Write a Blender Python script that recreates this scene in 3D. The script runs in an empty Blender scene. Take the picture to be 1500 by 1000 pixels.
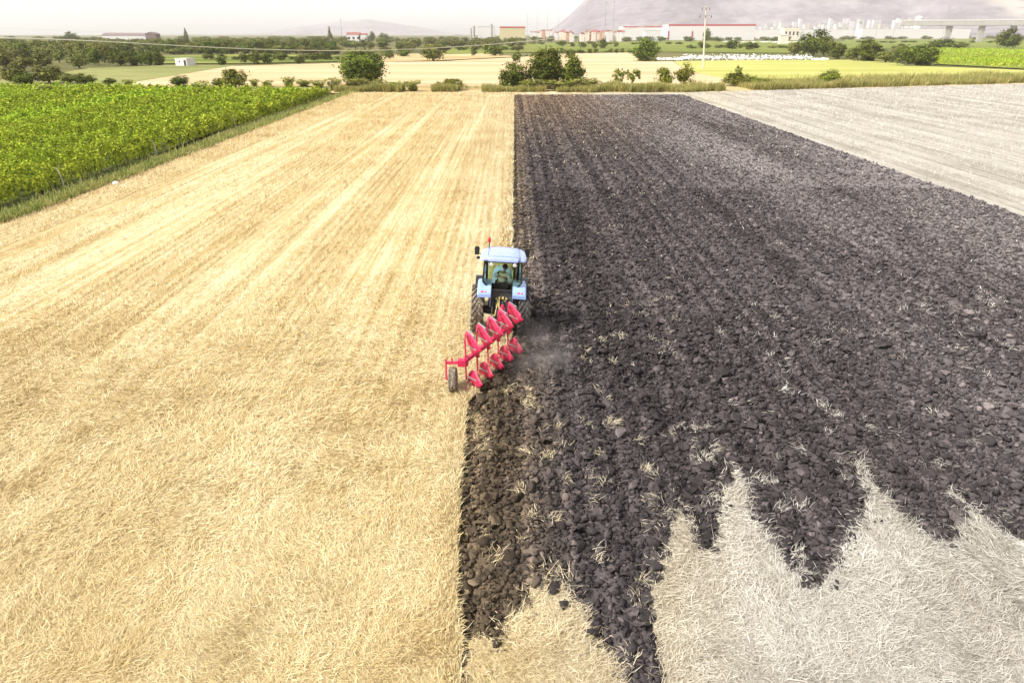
import bpy, bmesh, math, random
import numpy as np
from mathutils import Vector, Matrix

# ------------------------------------------------------------------ camera, sky, sun, exposure
scene = bpy.context.scene
C = scene.collection
CAM_H, PITCH, FPX, HOR = 11.3, math.atan(0.45), 1000.0, 50.0
cam_d = bpy.data.cameras.new('camera'); cam = bpy.data.objects.new('camera', cam_d); C.objects.link(cam)
cam.location = (0, 0, CAM_H); cam.rotation_euler = (math.pi/2 - PITCH, 0, 0)
cam_d.sensor_width = 36; cam_d.lens = 24.0; cam_d.clip_start = 0.1; cam_d.clip_end = 40000
scene.camera = cam
SUN_EL, SUN_AZ = math.radians(48), math.radians(-118)     # azimuth clockwise from +Y: left and behind the camera
w = bpy.data.worlds.new('World'); scene.world = w; w.use_nodes = True
wn = w.node_tree.nodes; wl = w.node_tree.links
sky = wn.new('ShaderNodeTexSky'); sky.sky_type = 'NISHITA'; sky.sun_disc = False
sky.sun_elevation = SUN_EL; sky.sun_rotation = SUN_AZ; sky.air_density = 1.0; sky.dust_density = 2.0; sky.ozone_density = 1.0
hs = wn.new('ShaderNodeHueSaturation'); hs.inputs['Saturation'].default_value = 0.16; hs.inputs['Value'].default_value = 1.0
wl.new(sky.outputs[0], hs.inputs['Color'])
bg = wn['Background']; bg.inputs['Strength'].default_value = 0.15
tint = wn.new('ShaderNodeMix'); tint.data_type = 'RGBA'; tint.blend_type = 'MULTIPLY'; tint.inputs[0].default_value = 1.0; tint.inputs[7].default_value = (1.0, 0.985, 0.975, 1)
wl.new(hs.outputs[0], tint.inputs[6]); wl.new(tint.outputs[2], bg.inputs['Color'])
sd = bpy.data.lights.new('sun', 'SUN'); sun = bpy.data.objects.new('sun', sd); C.objects.link(sun)
sd.energy = 3.2; sd.angle = math.radians(6); sd.color = (1.0, 0.95, 0.87)
sdir = Vector((math.sin(SUN_AZ)*math.cos(SUN_EL), math.cos(SUN_AZ)*math.cos(SUN_EL), math.sin(SUN_EL)))
sun.rotation_euler = (-sdir).to_track_quat('-Z', 'Y').to_euler(); sun.location = (-40, -30, 60)
vs = scene.view_settings
vs.view_transform = 'Standard'; vs.look = 'None'; vs.gamma = 1.0; vs.use_curve_mapping = False; vs.exposure = 0.96
scene.cycles.max_bounces = 6; scene.cycles.transparent_max_bounces = 12; scene.cycles.volume_bounces = 1
rng = np.random.default_rng(7); random.seed(7)

# ------------------------------------------------------------------ pixel <-> ground helpers (photo pixels of 1500x1000)
def dep(py): return PITCH + math.atan((py-500)/FPX)
def Yof(py, z=0.0): return (CAM_H-z)/math.tan(dep(py))
def depth(Y, z): return Y*math.cos(PITCH) + (CAM_H-z)*math.sin(PITCH)
def Xof(px, Y, z=0.0): return (px-750)/FPX*depth(Y, z)
def G(px, py, z=0.0):
    Y = Yof(py, z); return (Xof(px, Y, z), Y)
def Zof(py, Y): return CAM_H - Y*math.tan(dep(py))
def proj(X, Y, Z):
    d = Y*math.cos(PITCH) + (CAM_H-Z)*math.sin(PITCH)
    u = Y*math.sin(PITCH) - (CAM_H-Z)*math.cos(PITCH)
    return 750 + X/d*FPX, 500 - u/d*FPX

# ------------------------------------------------------------------ materials
def lin(r, g, b):
    f = lambda c: (c/255/12.92) if c <= 10 else ((c/255+0.055)/1.055)**2.4
    return (f(r), f(g), f(b), 1)
class NT:
    def __init__(s, name):
        s.m = bpy.data.materials.new(name); s.m.use_nodes = True
        s.t = s.m.node_tree; s.n = s.t.nodes; s.bsdf = s.n['Principled BSDF']; s.out = s.n['Material Output']
        s.geo = None
    def node(s, typ, **kw):
        nd = s.n.new(typ)
        for k, v in kw.items(): setattr(nd, k, v)
        return nd
    def link(s, a, b): s.t.links.new(a, b)
    def pos(s):
        if s.geo is None: s.geo = s.node('ShaderNodeNewGeometry')
        return s.geo.outputs['Position']
    def island(s):
        s.pos(); return s.geo.outputs['Random Per Island']
    def objco(s): return s.node('ShaderNodeTexCoord').outputs['Object']
    def mapped(s, vec, scale, loc=(0, 0, 0), rot=(0, 0, 0)):
        mp = s.node('ShaderNodeMapping'); mp.inputs['Scale'].default_value = scale
        mp.inputs['Location'].default_value = loc; mp.inputs['Rotation'].default_value = rot
        s.link(vec, mp.inputs['Vector']); return mp.outputs[0]
    def noise(s, vec, scale, detail=3, rough=0.55, dist=0.0):
        nz = s.node('ShaderNodeTexNoise'); nz.inputs['Scale'].default_value = scale
        nz.inputs['Detail'].default_value = detail; nz.inputs['Roughness'].default_value = rough
        nz.inputs['Distortion'].default_value = dist
        s.link(vec, nz.inputs['Vector']); return nz.outputs['Fac']
    def ramp(s, fac, stops):
        r = s.node('ShaderNodeValToRGB'); e = r.color_ramp.elements
        while len(e) < len(stops): e.new(0.5)
        for i, (p, c) in enumerate(stops):
            e[i].position = p; e[i].color = c if len(c) == 4 else (*c, 1)
        s.link(fac, r.inputs[0]); return r.outputs[0]
    def mix(s, fac, a, b, mode='MIX'):
        m = s.node('ShaderNodeMix', data_type='RGBA', blend_type=mode, clamp_factor=True)
        for sock, v in ((m.inputs['Factor'], fac), (m.inputs['A'], a), (m.inputs['B'], b)):
            pass
        def put(sock, v):
            if hasattr(v, 'is_output') or hasattr(v, 'links'): s.link(v, sock)
            elif isinstance(v, (int, float)): sock.default_value = v
            else: sock.default_value = v if len(v) == 4 else (*v, 1)
        put(m.inputs[0], fac); put(m.inputs[6], a); put(m.inputs[7], b)
        return m.outputs[2]
    def math(s, op, a, b=None, c=None, clamp=False):
        m = s.node('ShaderNodeMath', operation=op, use_clamp=clamp)
        for i, v in enumerate((a, b, c)):
            if v is None: continue
            if isinstance(v, (int, float)): m.inputs[i].default_value = v
            else: s.link(v, m.inputs[i])
        return m.outputs[0]
    def sep(s, vec):
        x = s.node('ShaderNodeSeparateXYZ'); s.link(vec, x.inputs[0]); return x.outputs
    def range(s, v, a, b, c=0.0, d=1.0, smooth=True):
        r = s.node('ShaderNodeMapRange', interpolation_type='SMOOTHSTEP' if smooth else 'LINEAR')
        s.link(v, r.inputs[0])
        for i, q in enumerate((a, b, c, d)): r.inputs[i+1].default_value = q
        return r.outputs[0]
    def bump(s, h, strength=0.5, dist=0.05):
        b = s.node('ShaderNodeBump'); b.inputs['Strength'].default_value = strength; b.inputs['Distance'].default_value = dist
        s.link(h, b.inputs['Height']); s.link(b.outputs[0], s.bsdf.inputs['Normal'])
    def color(s, c):
        if isinstance(c, tuple): s.bsdf.inputs['Base Color'].default_value = c if len(c) == 4 else (*c, 1)
        else: s.link(c, s.bsdf.inputs['Base Color'])
    def set(s, rough=0.8, metal=0.0, spec=0.3, coat=0.0):
        s.bsdf.inputs['Roughness'].default_value = rough; s.bsdf.inputs['Metallic'].default_value = metal
        s.bsdf.inputs['Specular IOR Level'].default_value = spec; s.bsdf.inputs['Coat Weight'].default_value = coat
        return s

def plain(name, c, rough=0.6, metal=0.0, spec=0.4, coat=0.0, var=0.18, scale=6.0, dirt=None, dirt_amt=0.5):
    t = NT(name); p = t.objco()
    n = t.noise(p, scale, 4)
    lo = tuple(x*(1-var) for x in c[:3]); hi = tuple(min(1, x*(1+var)) for x in c[:3])
    col = t.ramp(n, [(0.3, lo), (0.7, hi)])
    if dirt:
        d = t.noise(p, scale*1.7, 5, 0.65)
        col = t.mix(t.range(d, 0.45, 0.7, 0, dirt_amt), col, dirt)
    t.color(col); t.set(rough, metal, spec, coat)
    return t.m

def leafmat(name, cols, trans=0.3, nscale=0.35, warm=None):
    """leaf colour varies leaf by leaf and in broad patches of younger and older growth"""
    t = NT(name); r = t.island()
    a = t.ramp(r, [(0.0, cols[0]), (0.45, cols[1]), (1.0, cols[2])])
    n = t.noise(t.pos(), nscale, 3)
    b = t.mix(t.range(n, 0.42, 0.72, 0, 0.55), a, warm or cols[2])
    oi = t.node('ShaderNodeObjectInfo')
    hsv = t.node('ShaderNodeHueSaturation')
    t.link(t.range(oi.outputs['Random'], 0, 1, 0.485, 0.515, False), hsv.inputs['Hue'])
    t.link(t.range(oi.outputs['Random'], 0, 1, 0.8, 1.2, False), hsv.inputs['Value'])
    t.link(b, hsv.inputs['Color'])
    t.color(hsv.outputs[0]); t.set(0.7, 0, 0.1)
    tr = t.node('ShaderNodeBsdfTranslucent'); t.link(hsv.outputs[0], tr.inputs['Color'])
    ms = t.node('ShaderNodeMixShader'); ms.inputs[0].default_value = trans
    t.link(t.bsdf.outputs[0], ms.inputs[1]); t.link(tr.outputs[0], ms.inputs[2]); t.link(ms.outputs[0], t.out.inputs['Surface'])
    return t.m

GOLD_A, GOLD_B, GOLD_C = (0.40, 0.28, 0.115), (0.60, 0.472, 0.238), (0.75, 0.66, 0.43)
GREY_A, GREY_B, GREY_C = (0.24, 0.21, 0.17), (0.44, 0.41, 0.355), (0.62, 0.595, 0.545)
def straw_toning(t):
    """0 on the golden left part of the field, 1 on the grey right part"""
    x, y, _ = t.sep(t.pos())
    n = t.noise(t.pos(), 0.06, 2)
    v = t.math('DIVIDE', t.math('ADD', x, t.math('MULTIPLY', t.math('SUBTRACT', n, 0.5), 5.0)), t.math('ADD', t.math('MULTIPLY', y, 0.35), 2.0))
    return t.range(v, -0.45, 1.15)  # warm-to-cool toning gradient, put into the straw colour
def straw_mat():
    t = NT('straw_blades'); r = t.island()
    big = t.math('ADD', t.math('MULTIPLY', t.noise(t.pos(), 0.22, 4, 0.6), 0.6), t.math('MULTIPLY', t.noise(t.mapped(t.pos(), (2.2, 0.035, 1)), 1.0, 4, 0.6), 0.4))
    f = t.math('ADD', t.math('MULTIPLY', r, 0.55), t.math('MULTIPLY', t.range(big, 0.3, 0.7), 0.45))
    gold = t.ramp(f, [(0.05, GOLD_A), (0.45, GOLD_B), (0.9, GOLD_C)])
    grey = t.ramp(f, [(0.05, GREY_A), (0.45, GREY_B), (0.9, GREY_C)])
    t.color(t.mix(straw_toning(t), gold, grey)); t.set(0.6, 0, 0.25)
    return t.m
def stubble_mat():
    t = NT('stubble'); p = t.pos()
    rows = t.noise(t.mapped(p, (2.6, 0.035, 1)), 1.0, 4, 0.6, 0.15)       # drill rows and swaths run along the field
    swath = t.noise(t.mapped(p, (0.42, 0.012, 1), (3, 1, 0)), 1.0, 3, 0.5)
    fine = t.noise(t.mapped(p, (5.0, 1.1, 1)), 1.0, 6, 0.75)
    lines = t.noise(t.mapped(p, (5.5, 0.02, 1), (9, 4, 0)), 1.0, 3, 0.65, 0.1)
    broad = t.noise(p, 0.11, 3, 0.6)
    f = t.math('ADD', t.math('ADD', t.math('MULTIPLY', rows, 0.36), t.math('MULTIPLY', lines, 0.34)), t.math('ADD', t.math('MULTIPLY', fine, 0.40), t.math('ADD', t.math('MULTIPLY', swath, 0.34), t.math('MULTIPLY', broad, 0.2))))
    gold = t.ramp(f, [(0.69, GOLD_A), (0.79, GOLD_B), (0.90, GOLD_C)])
    grey = t.ramp(f, [(0.68, GREY_A), (0.80, GREY_B), (0.92, GREY_C)])
    t.color(t.mix(1.0, t.mix(straw_toning(t), gold, grey), (0.70, 0.69, 0.67), 'MULTIPLY')); t.set(0.9, 0, 0.1)
    t.bump(f, 0.6, 0.12)
    return t.m
def soil_mat(name='soil'):
    t = NT(name); p = t.pos(); x, y, _ = t.sep(p)
    brown = (0.092, 0.069, 0.045); grey = (0.055, 0.047, 0.048); pale = (0.155, 0.138, 0.138)
    n = t.noise(p, 0.5, 3)
    xx = t.math('SUBTRACT', t.math('ADD', x, t.math('MULTIPLY', t.math('SUBTRACT', n, 0.5), 2.2)), t.math('MULTIPLY', y, 0.004))
    lanes = t.noise(t.mapped(p, (1.5, 0.010, 1), (5, 2, 0)), 1.0, 4, 0.6)
    near = t.range(xx, -0.9, 2.0)                                # warm toning painted into the soil by the furrow, cool grey beyond
    far = t.math('MULTIPLY', t.range(y, 60, 150, 0, 0.85), t.range(x, 40, 4))  # warm toning painted in again toward the far end
    col = t.mix(near, brown, grey)
    col = t.mix(far, col, (0.150, 0.105, 0.070))
    col = t.mix(1.0, col, t.ramp(lanes, [(0.36, (0.58, 0.57, 0.57)), (0.5, (0.95, 0.95, 0.95)), (0.64, (1.45, 1.43, 1.4))]), 'MULTIPLY')
    dry = t.noise(t.mapped(p, (0.10, 0.02, 1)), 1.0, 3)            # paler passes further from the tractor
    dr = t.math('MULTIPLY', t.range(x, 8, 24), t.range(dry, 0.35, 0.62, 0.15, 0.8))
    col = t.mix(dr, col, pale)
    f = t.noise(p, 18.0, 6, 0.75)
    r = t.island()
    v = t.math('ADD', t.math('MULTIPLY', f, 0.5), t.math('MULTIPLY', r, 0.62))
    col = t.mix(1.0, col, t.ramp(v, [(0.25, (0.55, 0.55, 0.55)), (0.6, (0.9, 0.9, 0.9)), (0.78, (1.35, 1.33, 1.3)), (0.9, (2.6, 2.5, 2.4))]), 'MULTIPLY')
    t.color(col); t.set(0.95, 0, 0.15)
    t.bump(f, 0.5, 0.035)
    return t.m
def field_mat(name, a, b, c, stretch=(0.05, 0.25), scale=1.0, rot=0.0, fine=2.0):
    t = NT(name); p = t.pos()
    n1 = t.noise(t.mapped(p, (stretch[0], stretch[1], 1), rot=(0, 0, rot)), scale, 4, 0.6)
    n2 = t.noise(p, fine, 4, 0.65)
    f = t.math('ADD', t.math('MULTIPLY', n1, 0.65), t.math('MULTIPLY', n2, 0.35))
    t.color(t.ramp(f, [(0.36, a), (0.5, b), (0.64, c)])); t.set(0.95, 0, 0.1); t.bump(n2, 0.6, 0.3)
    return t.m

M = {}
M['straw'] = straw_mat(); M['stubble'] = stubble_mat(); M['soil'] = soil_mat()
M['ground'] = field_mat('dry_ground', (0.06, 0.07, 0.02), (0.11, 0.105, 0.035), (0.19, 0.16, 0.07), (0.01, 0.02), 1.0, 0, 0.5)
M['vine'] = leafmat('vine_leaves', ((0.12, 0.21, 0.012), (0.27, 0.375, 0.02), (0.50, 0.56, 0.055)), 0.22, 0.9)
M['dark_leaf'] = leafmat('dark_leaves', ((0.012, 0.026, 0.004), (0.045, 0.074, 0.009), (0.22, 0.245, 0.032)), 0.15, 0.6)
M['green_leaf'] = leafmat('green_leaves', ((0.045, 0.075, 0.008), (0.12, 0.155, 0.016), (0.30, 0.29, 0.04)), 0.3, 0.6)
M['olive_leaf'] = leafmat('olive_leaves', ((0.025, 0.034, 0.007), (0.092, 0.108, 0.022), (0.31, 0.30, 0.075)), 0.15, 0.3)
M['weed_leaf'] = leafmat('weed_leaves', ((0.09, 0.125, 0.018), (0.20, 0.23, 0.04), (0.42, 0.38, 0.10)), 0.3, 0.6)
M['dry_grass'] = leafmat('dry_tall_grass', ((0.14, 0.14, 0.03), (0.30, 0.27, 0.08), (0.52, 0.43, 0.19)), 0.3, 0.12, (0.22, 0.25, 0.07))
M['bark'] = plain('bark', (0.10, 0.075, 0.05), 0.9, spec=0.1, var=0.4, scale=10)
M['wood_post'] = plain('post_wood', (0.55, 0.50, 0.42), 0.85, spec=0.1)
M['white'] = plain('white_render', (0.60, 0.575, 0.56), 0.8, spec=0.2, var=0.06, scale=0.4)
def facade(name, c):
    t = NT(name); x, y, z = t.sep(t.objco())
    wx = t.math('LESS_THAN', t.math('FRACT', t.math('MULTIPLY', x, 0.31)), 0.42); wz = t.math('LESS_THAN', t.math('FRACT', t.math('MULTIPLY', z, 0.33)), 0.45)
    t.color(t.mix(t.math('MULTIPLY', t.math('MULTIPLY', wx, wz), 0.8), c, (0.16, 0.16, 0.18))); t.set(0.8, 0, 0.2); return t.m
M['town_white'] = facade('white_facade', (0.56, 0.54, 0.53)); M['town_cream'] = facade('cream_facade', (0.48, 0.43, 0.38))
M['cream'] = plain('cream_render', (0.66, 0.58, 0.48), 0.8, spec=0.2, var=0.08, scale=0.4)
M['ochre'] = plain('ochre_cladding', (0.50, 0.43, 0.26), 0.7, spec=0.2, var=0.06, scale=0.4)
M['orange_wall'] = plain('orange_render', (0.46, 0.27, 0.18), 0.8, spec=0.2, var=0.1, scale=0.4)
M['roof_red'] = plain('red_roof', (0.27, 0.10, 0.08), 0.75, spec=0.2, var=0.15, scale=0.6)
M['roof_mauve'] = plain('mauve_roof', (0.20, 0.145, 0.15), 0.75, spec=0.2, var=0.12, scale=0.4)
M['roof_grey'] = plain('grey_roof', (0.36, 0.35, 0.35), 0.75, spec=0.2, var=0.12, scale=0.4)
M['red_trim'] = plain('red_trim', (0.42, 0.03, 0.05), 0.6, var=0.08)
M['dark_open'] = plain('dark_opening', (0.03, 0.03, 0.032), 0.6, var=0.1)
M['concrete'] = plain('concrete', (0.36, 0.335, 0.325), 0.85, spec=0.2, var=0.12, scale=0.3)
M['galv'] = plain('galvanised_steel', (0.35, 0.35, 0.36), 0.5, metal=0.4)
M['wire'] = plain('weathered_cable', (0.58, 0.54, 0.42), 0.6, var=0.05)
M['plastic_white'] = plain('white_sheeting', (0.80, 0.79, 0.77), 0.5, var=0.05)
M['blue'] = plain('blue_paint', (0.25, 0.37, 0.70), 0.3, spec=0.5, coat=0.4, var=0.06, dirt=(0.42, 0.38, 0.32), dirt_amt=0.25)
M['roof_blue'] = plain('pale_blue_roof', (0.30, 0.37, 0.68), 0.35, spec=0.5, coat=0.3, var=0.05, dirt=(0.5, 0.46, 0.42), dirt_amt=0.2)
M['red'] = plain('red_paint', (0.55, 0.012, 0.075), 0.4, spec=0.5, coat=0.15, var=0.12, dirt=(0.30, 0.13, 0.11), dirt_amt=0.35)
M['red_worn'] = plain('worn_red_paint', (0.55, 0.012, 0.07), 0.45, spec=0.5, coat=0.1, var=0.2, scale=5, dirt=(0.16, 0.09, 0.07), dirt_amt=0.75)
M['steel'] = plain('worn_steel', (0.50, 0.47, 0.45), 0.4, metal=0.7)
M['iron'] = plain('dark_iron', (0.035, 0.035, 0.037), 0.6, var=0.3, dirt=(0.16, 0.13, 0.09), dirt_amt=0.5)
M['black'] = plain('black_plastic', (0.02, 0.02, 0.022), 0.5, var=0.2)
M['tyre_straw'] = plain('dusty_rubber', (0.10, 0.085, 0.065), 0.85, spec=0.15, var=0.25, dirt=(0.44, 0.36, 0.26), dirt_amt=0.95, scale=9)
M['tyre'] = plain('grey_rubber', (0.055, 0.052, 0.05), 0.85, spec=0.15, var=0.25, dirt=(0.14, 0.125, 0.115), dirt_amt=0.8, scale=9)
M['rim'] = plain('pale_rim', (0.62, 0.62, 0.60), 0.5, var=0.08)
M['red_lens'] = plain('red_lens', (0.55, 0.01, 0.02), 0.2, spec=0.6, var=0.05)
M['white_lens'] = plain('white_lens', (0.9, 0.9, 0.88), 0.2, spec=0.6, var=0.03)
M['brass'] = plain('yellow_fitting', (0.55, 0.45, 0.16), 0.5, var=0.2)
M['seat'] = plain('seat_fabric', (0.03, 0.032, 0.035), 0.9, var=0.2)
M['skin'] = plain('skin', (0.42, 0.24, 0.16), 0.55, var=0.06)
M['shirt'] = plain('white_shirt', (0.72, 0.71, 0.68), 0.85, var=0.08, scale=14)
M['hair'] = plain('dark_hair', (0.015, 0.012, 0.01), 0.6, var=0.3, scale=30)
M['trousers'] = plain('dark_trousers', (0.05, 0.055, 0.08), 0.9, var=0.15)
def glass_mat():
    t = NT('tinted_cab_glass')
    tr = t.node('ShaderNodeBsdfTransparent'); tr.inputs['Color'].default_value = (0.62, 0.73, 0.58, 1)
    gl = t.node('ShaderNodeBsdfGlossy'); gl.inputs['Roughness'].default_value = 0.03
    fr = t.node('ShaderNodeFresnel'); fr.inputs['IOR'].default_value = 1.45
    ms = t.node('ShaderNodeMixShader'); t.link(fr.outputs[0], ms.inputs[0]); t.link(tr.outputs[0], ms.inputs[1]); t.link(gl.outputs[0], ms.inputs[2])
    t.link(ms.outputs[0], t.out.inputs['Surface']); return t.m
M['glass'] = glass_mat()

# ------------------------------------------------------------------ object helpers
def tag(o, label, cat, group=None, kind=None):
    if label: o['label'] = label
    if cat: o['category'] = cat
    if group: o['group'] = group
    if kind: o['kind'] = kind
    return o
def thing(name, label, cat, loc=(0, 0, 0), rot=(0, 0, 0), group=None, scale=None):
    o = bpy.data.objects.new(name, None); C.objects.link(o)
    o.location = loc; o.rotation_euler = rot; o.empty_display_size = 0.3
    if scale: o.scale = scale
    return tag(o, label, cat, group)
def np_mesh(name, V, F, mat=None, smooth=False):
    V = np.asarray(V, np.float32); F = np.asarray(F, np.int32)
    me = bpy.data.meshes.new(name); n, k = F.shape
    me.vertices.add(len(V)); me.vertices.foreach_set('co', V.ravel())
    me.loops.add(n*k); me.loops.foreach_set('vertex_index', F.ravel())
    me.polygons.add(n); me.polygons.foreach_set('loop_start', np.arange(0, n*k, k, dtype=np.int32))
    me.update(calc_edges=True)
    if smooth: me.polygons.foreach_set('use_smooth', np.ones(n, bool))
    if mat: me.materials.append(mat)
    return me
def link(name, me, parent=None, loc=None, rot=None):
    o = bpy.data.objects.new(name, me); C.objects.link(o)
    if parent is not None: o.parent = parent
    if loc: o.location = loc
    if rot: o.rotation_euler = rot
    return o
def structure(o): o['kind'] = 'structure'; return o
class MB:
    """collects shapes into one mesh"""
    def __init__(s): s.b = bmesh.new()
    def poly(s, verts, faces):
        vs_ = [s.b.verts.new(v) for v in verts]
        for f in faces:
            try: s.b.faces.new([vs_[i] for i in f])
            except ValueError: pass
        return vs_
    def box(s, c, size, rot=None, bevel=0.0, taper=None):
        t = bmesh.new(); bmesh.ops.create_cube(t, size=1)
        for v in t.verts:
            if taper and v.co.z > 0: v.co.x *= taper[0]; v.co.y *= taper[1]
            v.co = Vector((v.co.x*size[0], v.co.y*size[1], v.co.z*size[2]))
        if bevel: bmesh.ops.bevel(t, geom=t.edges[:], offset=bevel, segments=2, affect='EDGES')
        m = Matrix.Translation(c) @ (rot.to_matrix().to_4x4() if hasattr(rot, 'to_matrix') else (rot if rot else Matrix()))
        s._merge(t, m); return s
    def _merge(s, t, m):
        t.transform(m); mp = {}
        for v in t.verts: mp[v] = s.b.verts.new(v.co)
        for f in t.faces:
            try: s.b.faces.new([mp[v] for v in f.verts])
            except ValueError: pass
        t.free()
    def bar(s, a, b, wd, ht, bevel=0.0, up=(0, 0, 1)):
        a, b = Vector(a), Vector(b); d = b-a; L = d.length; z = d.normalized(); u = Vector(up)
        if abs(z.dot(u)) > 0.98: u = Vector((0, 1, 0))
        x = u.cross(z).normalized(); y = z.cross(x)
        m = Matrix((x, y, z)).transposed().to_4x4(); m.translation = (a+b)/2
        t = bmesh.new(); bmesh.ops.create_cube(t, size=1)
        for v in t.verts: v.co = Vector((v.co.x*wd, v.co.y*ht, v.co.z*L))
        if bevel: bmesh.ops.bevel(t, geom=t.edges[:], offset=bevel, segments=1, affect='EDGES')
        s._merge(t, m); return s
    def tube(s, pts, r, n=8, cap=True):
        pts = [Vector(p) for p in pts]; rs = r if isinstance(r, (list, tuple)) else [r]*len(pts)
        rings = []
        for i, p in enumerate(pts):
            d = (pts[min(i+1, len(pts)-1)] - pts[max(i-1, 0)]).normalized()
            u = Vector((0, 0, 1)) if abs(d.z) < 0.95 else Vector((0, 1, 0))
            x = u.cross(d).normalized(); y = d.cross(x)
            rings.append([s.b.verts.new(p + (x*math.cos(k*2*math.pi/n) + y*math.sin(k*2*math.pi/n))*rs[i]) for k in range(n)])
        for a, b in zip(rings, rings[1:]):
            for k in range(n): s.b.faces.new((a[k], a[(k+1) % n], b[(k+1) % n], b[k]))
        if cap:
            s.b.faces.new(rings[0][::-1]); s.b.faces.new(rings[-1])
        return s
    def lathe_x(s, prof, c, n=40, closed=False):
        """prof: (x, r) pairs turned about the X axis through c"""
        rings = []
        for (x, r) in prof:
            rings.append([s.b.verts.new((c[0]+x, c[1]+r*math.cos(k*2*math.pi/n), c[2]+r*math.sin(k*2*math.pi/n))) for k in range(n)])
        pr = list(zip(rings, rings[1:])) + ([(rings[-1], rings[0])] if closed else [])
        for a, b in pr:
            for k in range(n): s.b.faces.new((a[k], b[k], b[(k+1) % n], a[(k+1) % n]))
        return s
    def sphere(s, c, r, sc=(1, 1, 1), sub=2):
        t = bmesh.new(); bmesh.ops.create_icosphere(t, subdivisions=sub, radius=r)
        s._merge(t, Matrix.Translation(c) @ Matrix.Diagonal((*sc, 1))); return s
    def build(s, name, mat, parent=None, smooth=False, loc=None, rot=None):
        bmesh.ops.recalc_face_normals(s.b, faces=s.b.faces[:])
        me = bpy.data.meshes.new(name); s.b.to_mesh(me); s.b.free()
        if smooth: me.polygons.foreach_set('use_smooth', np.ones(len(me.polygons), bool))
        if mat: me.materials.append(mat)
        return link(name, me, parent, loc, rot)

# numpy value noise
def vnoise(x, y, seed=0):
    x = np.asarray(x, float); y = np.asarray(y, float)
    xi = np.floor(x).astype(np.int64); yi = np.floor(y).astype(np.int64); fx = x-xi; fy = y-yi
    fx = fx*fx*(3-2*fx); fy = fy*fy*(3-2*fy)
    def h(a, b):
        v = (a*374761393 + b*668265263 + seed*982451653) & 0xffffffff
        v = ((v ^ (v >> 13))*1274126177) & 0xffffffff
        return ((v ^ (v >> 16)) & 0xffff)/65535.0
    return (h(xi, yi)*(1-fx)+h(xi+1, yi)*fx)*(1-fy) + (h(xi, yi+1)*(1-fx)+h(xi+1, yi+1)*fx)*fy
def fbm(x, y, oct=4, seed=0):
    s = 0; a = 0.5
    for k in range(oct): s = s + a*vnoise(x*2**k, y*2**k, seed+k); a *= 0.5
    return s
def in_poly(px, py, P):
    inside = np.zeros(px.shape, bool); n = len(P)
    for i in range(n):
        x1, y1 = P[i]; x2, y2 = P[(i+1) % n]
        if y1 == y2: continue
        c = ((y1 > py) != (y2 > py)) & (px < (x2-x1)*(py-y1)/(y2-y1)+x1)
        inside ^= c
    return inside

# ------------------------------------------------------------------ setting: ground sheets
S = 12000.0
structure(link('ground', np_mesh('ground', [(-S, -300, -0.3), (S, -300, -0.3), (S, 11500, -0.3), (-S, 11500, -0.3)], [(0, 1, 2, 3)], M['ground'])))

XR = 34.7
PLOUGHED = [(753, 139.5), (1000, 139.5), (1500, 318), (2600, 710), (2600, 1300), (1640, 900), (1560, 845), (1500, 796), (1460, 772), (1408, 732), (1372, 696), (1400, 730), (1416, 768),
  (1372, 798), (1336, 772), (1316, 744), (1280, 708), (1260, 680), (1244, 660), (1256, 696), (1272, 732), (1266, 760), (1240, 784),
  (1232, 808), (1204, 856), (1188, 864), (1160, 840), (1136, 804), (1108, 764), (1096, 732), (1088, 708), (1082, 682), (1062, 716),
  (1052, 748), (1052, 780), (1032, 808), (1020, 792), (1014, 768), (996, 732), (990, 728), (984, 760), (980, 790), (974, 816), (958, 842),
  (958, 880), (955, 905), (960, 952), (968, 1002), (985, 1060), (950, 1080), (918, 1000), (900, 960), (886, 950), (866, 926), (862, 896), (844, 876),
  (808, 856), (796, 850), (772, 872), (764, 904), (748, 898), (726, 942), (714, 936), (700, 925), (690, 940), (684, 1010), (682, 1100), (674, 1100), (674, 952),
  (672, 900), (668, 860), (672, 760), (674, 700), (680, 640), (684, 592), (700, 572), (720, 546), (742, 516), (750, 498), (750, 340)]
LEFT_EDGE = [(674, 1100), (674, 952), (672, 900), (668, 860), (672, 760), (674, 700), (680, 640), (684, 592), (700, 572), (720, 546), (742, 516), (750, 498), (750, 340), (753, 139.5)]
le = np.array([G(*p) for p in LEFT_EDGE]); _o = np.argsort(le[:, 1]); le = le[_o]
def left_x(Y): return np.interp(Y, le[:, 1], le[:, 0])
def ploughed(X, Y, jit=0.09):
    X = np.asarray(X, float); Y = np.asarray(Y, float)
    jx = (fbm(X*2.1, Y*2.1, 3, 11)-0.44)*2*jit; jy = (fbm(X*2.1+50, Y*2.1, 3, 12)-0.44)*2*jit*1.6
    near = np.clip(1.6-np.abs(X-left_x(Y))/0.6, 0.35, 1)*0+1
    px, py = proj(X+jx*near, Y+jy, 0.0)
    return in_poly(px, py, PLOUGHED) & (X + jx < XR)

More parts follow.
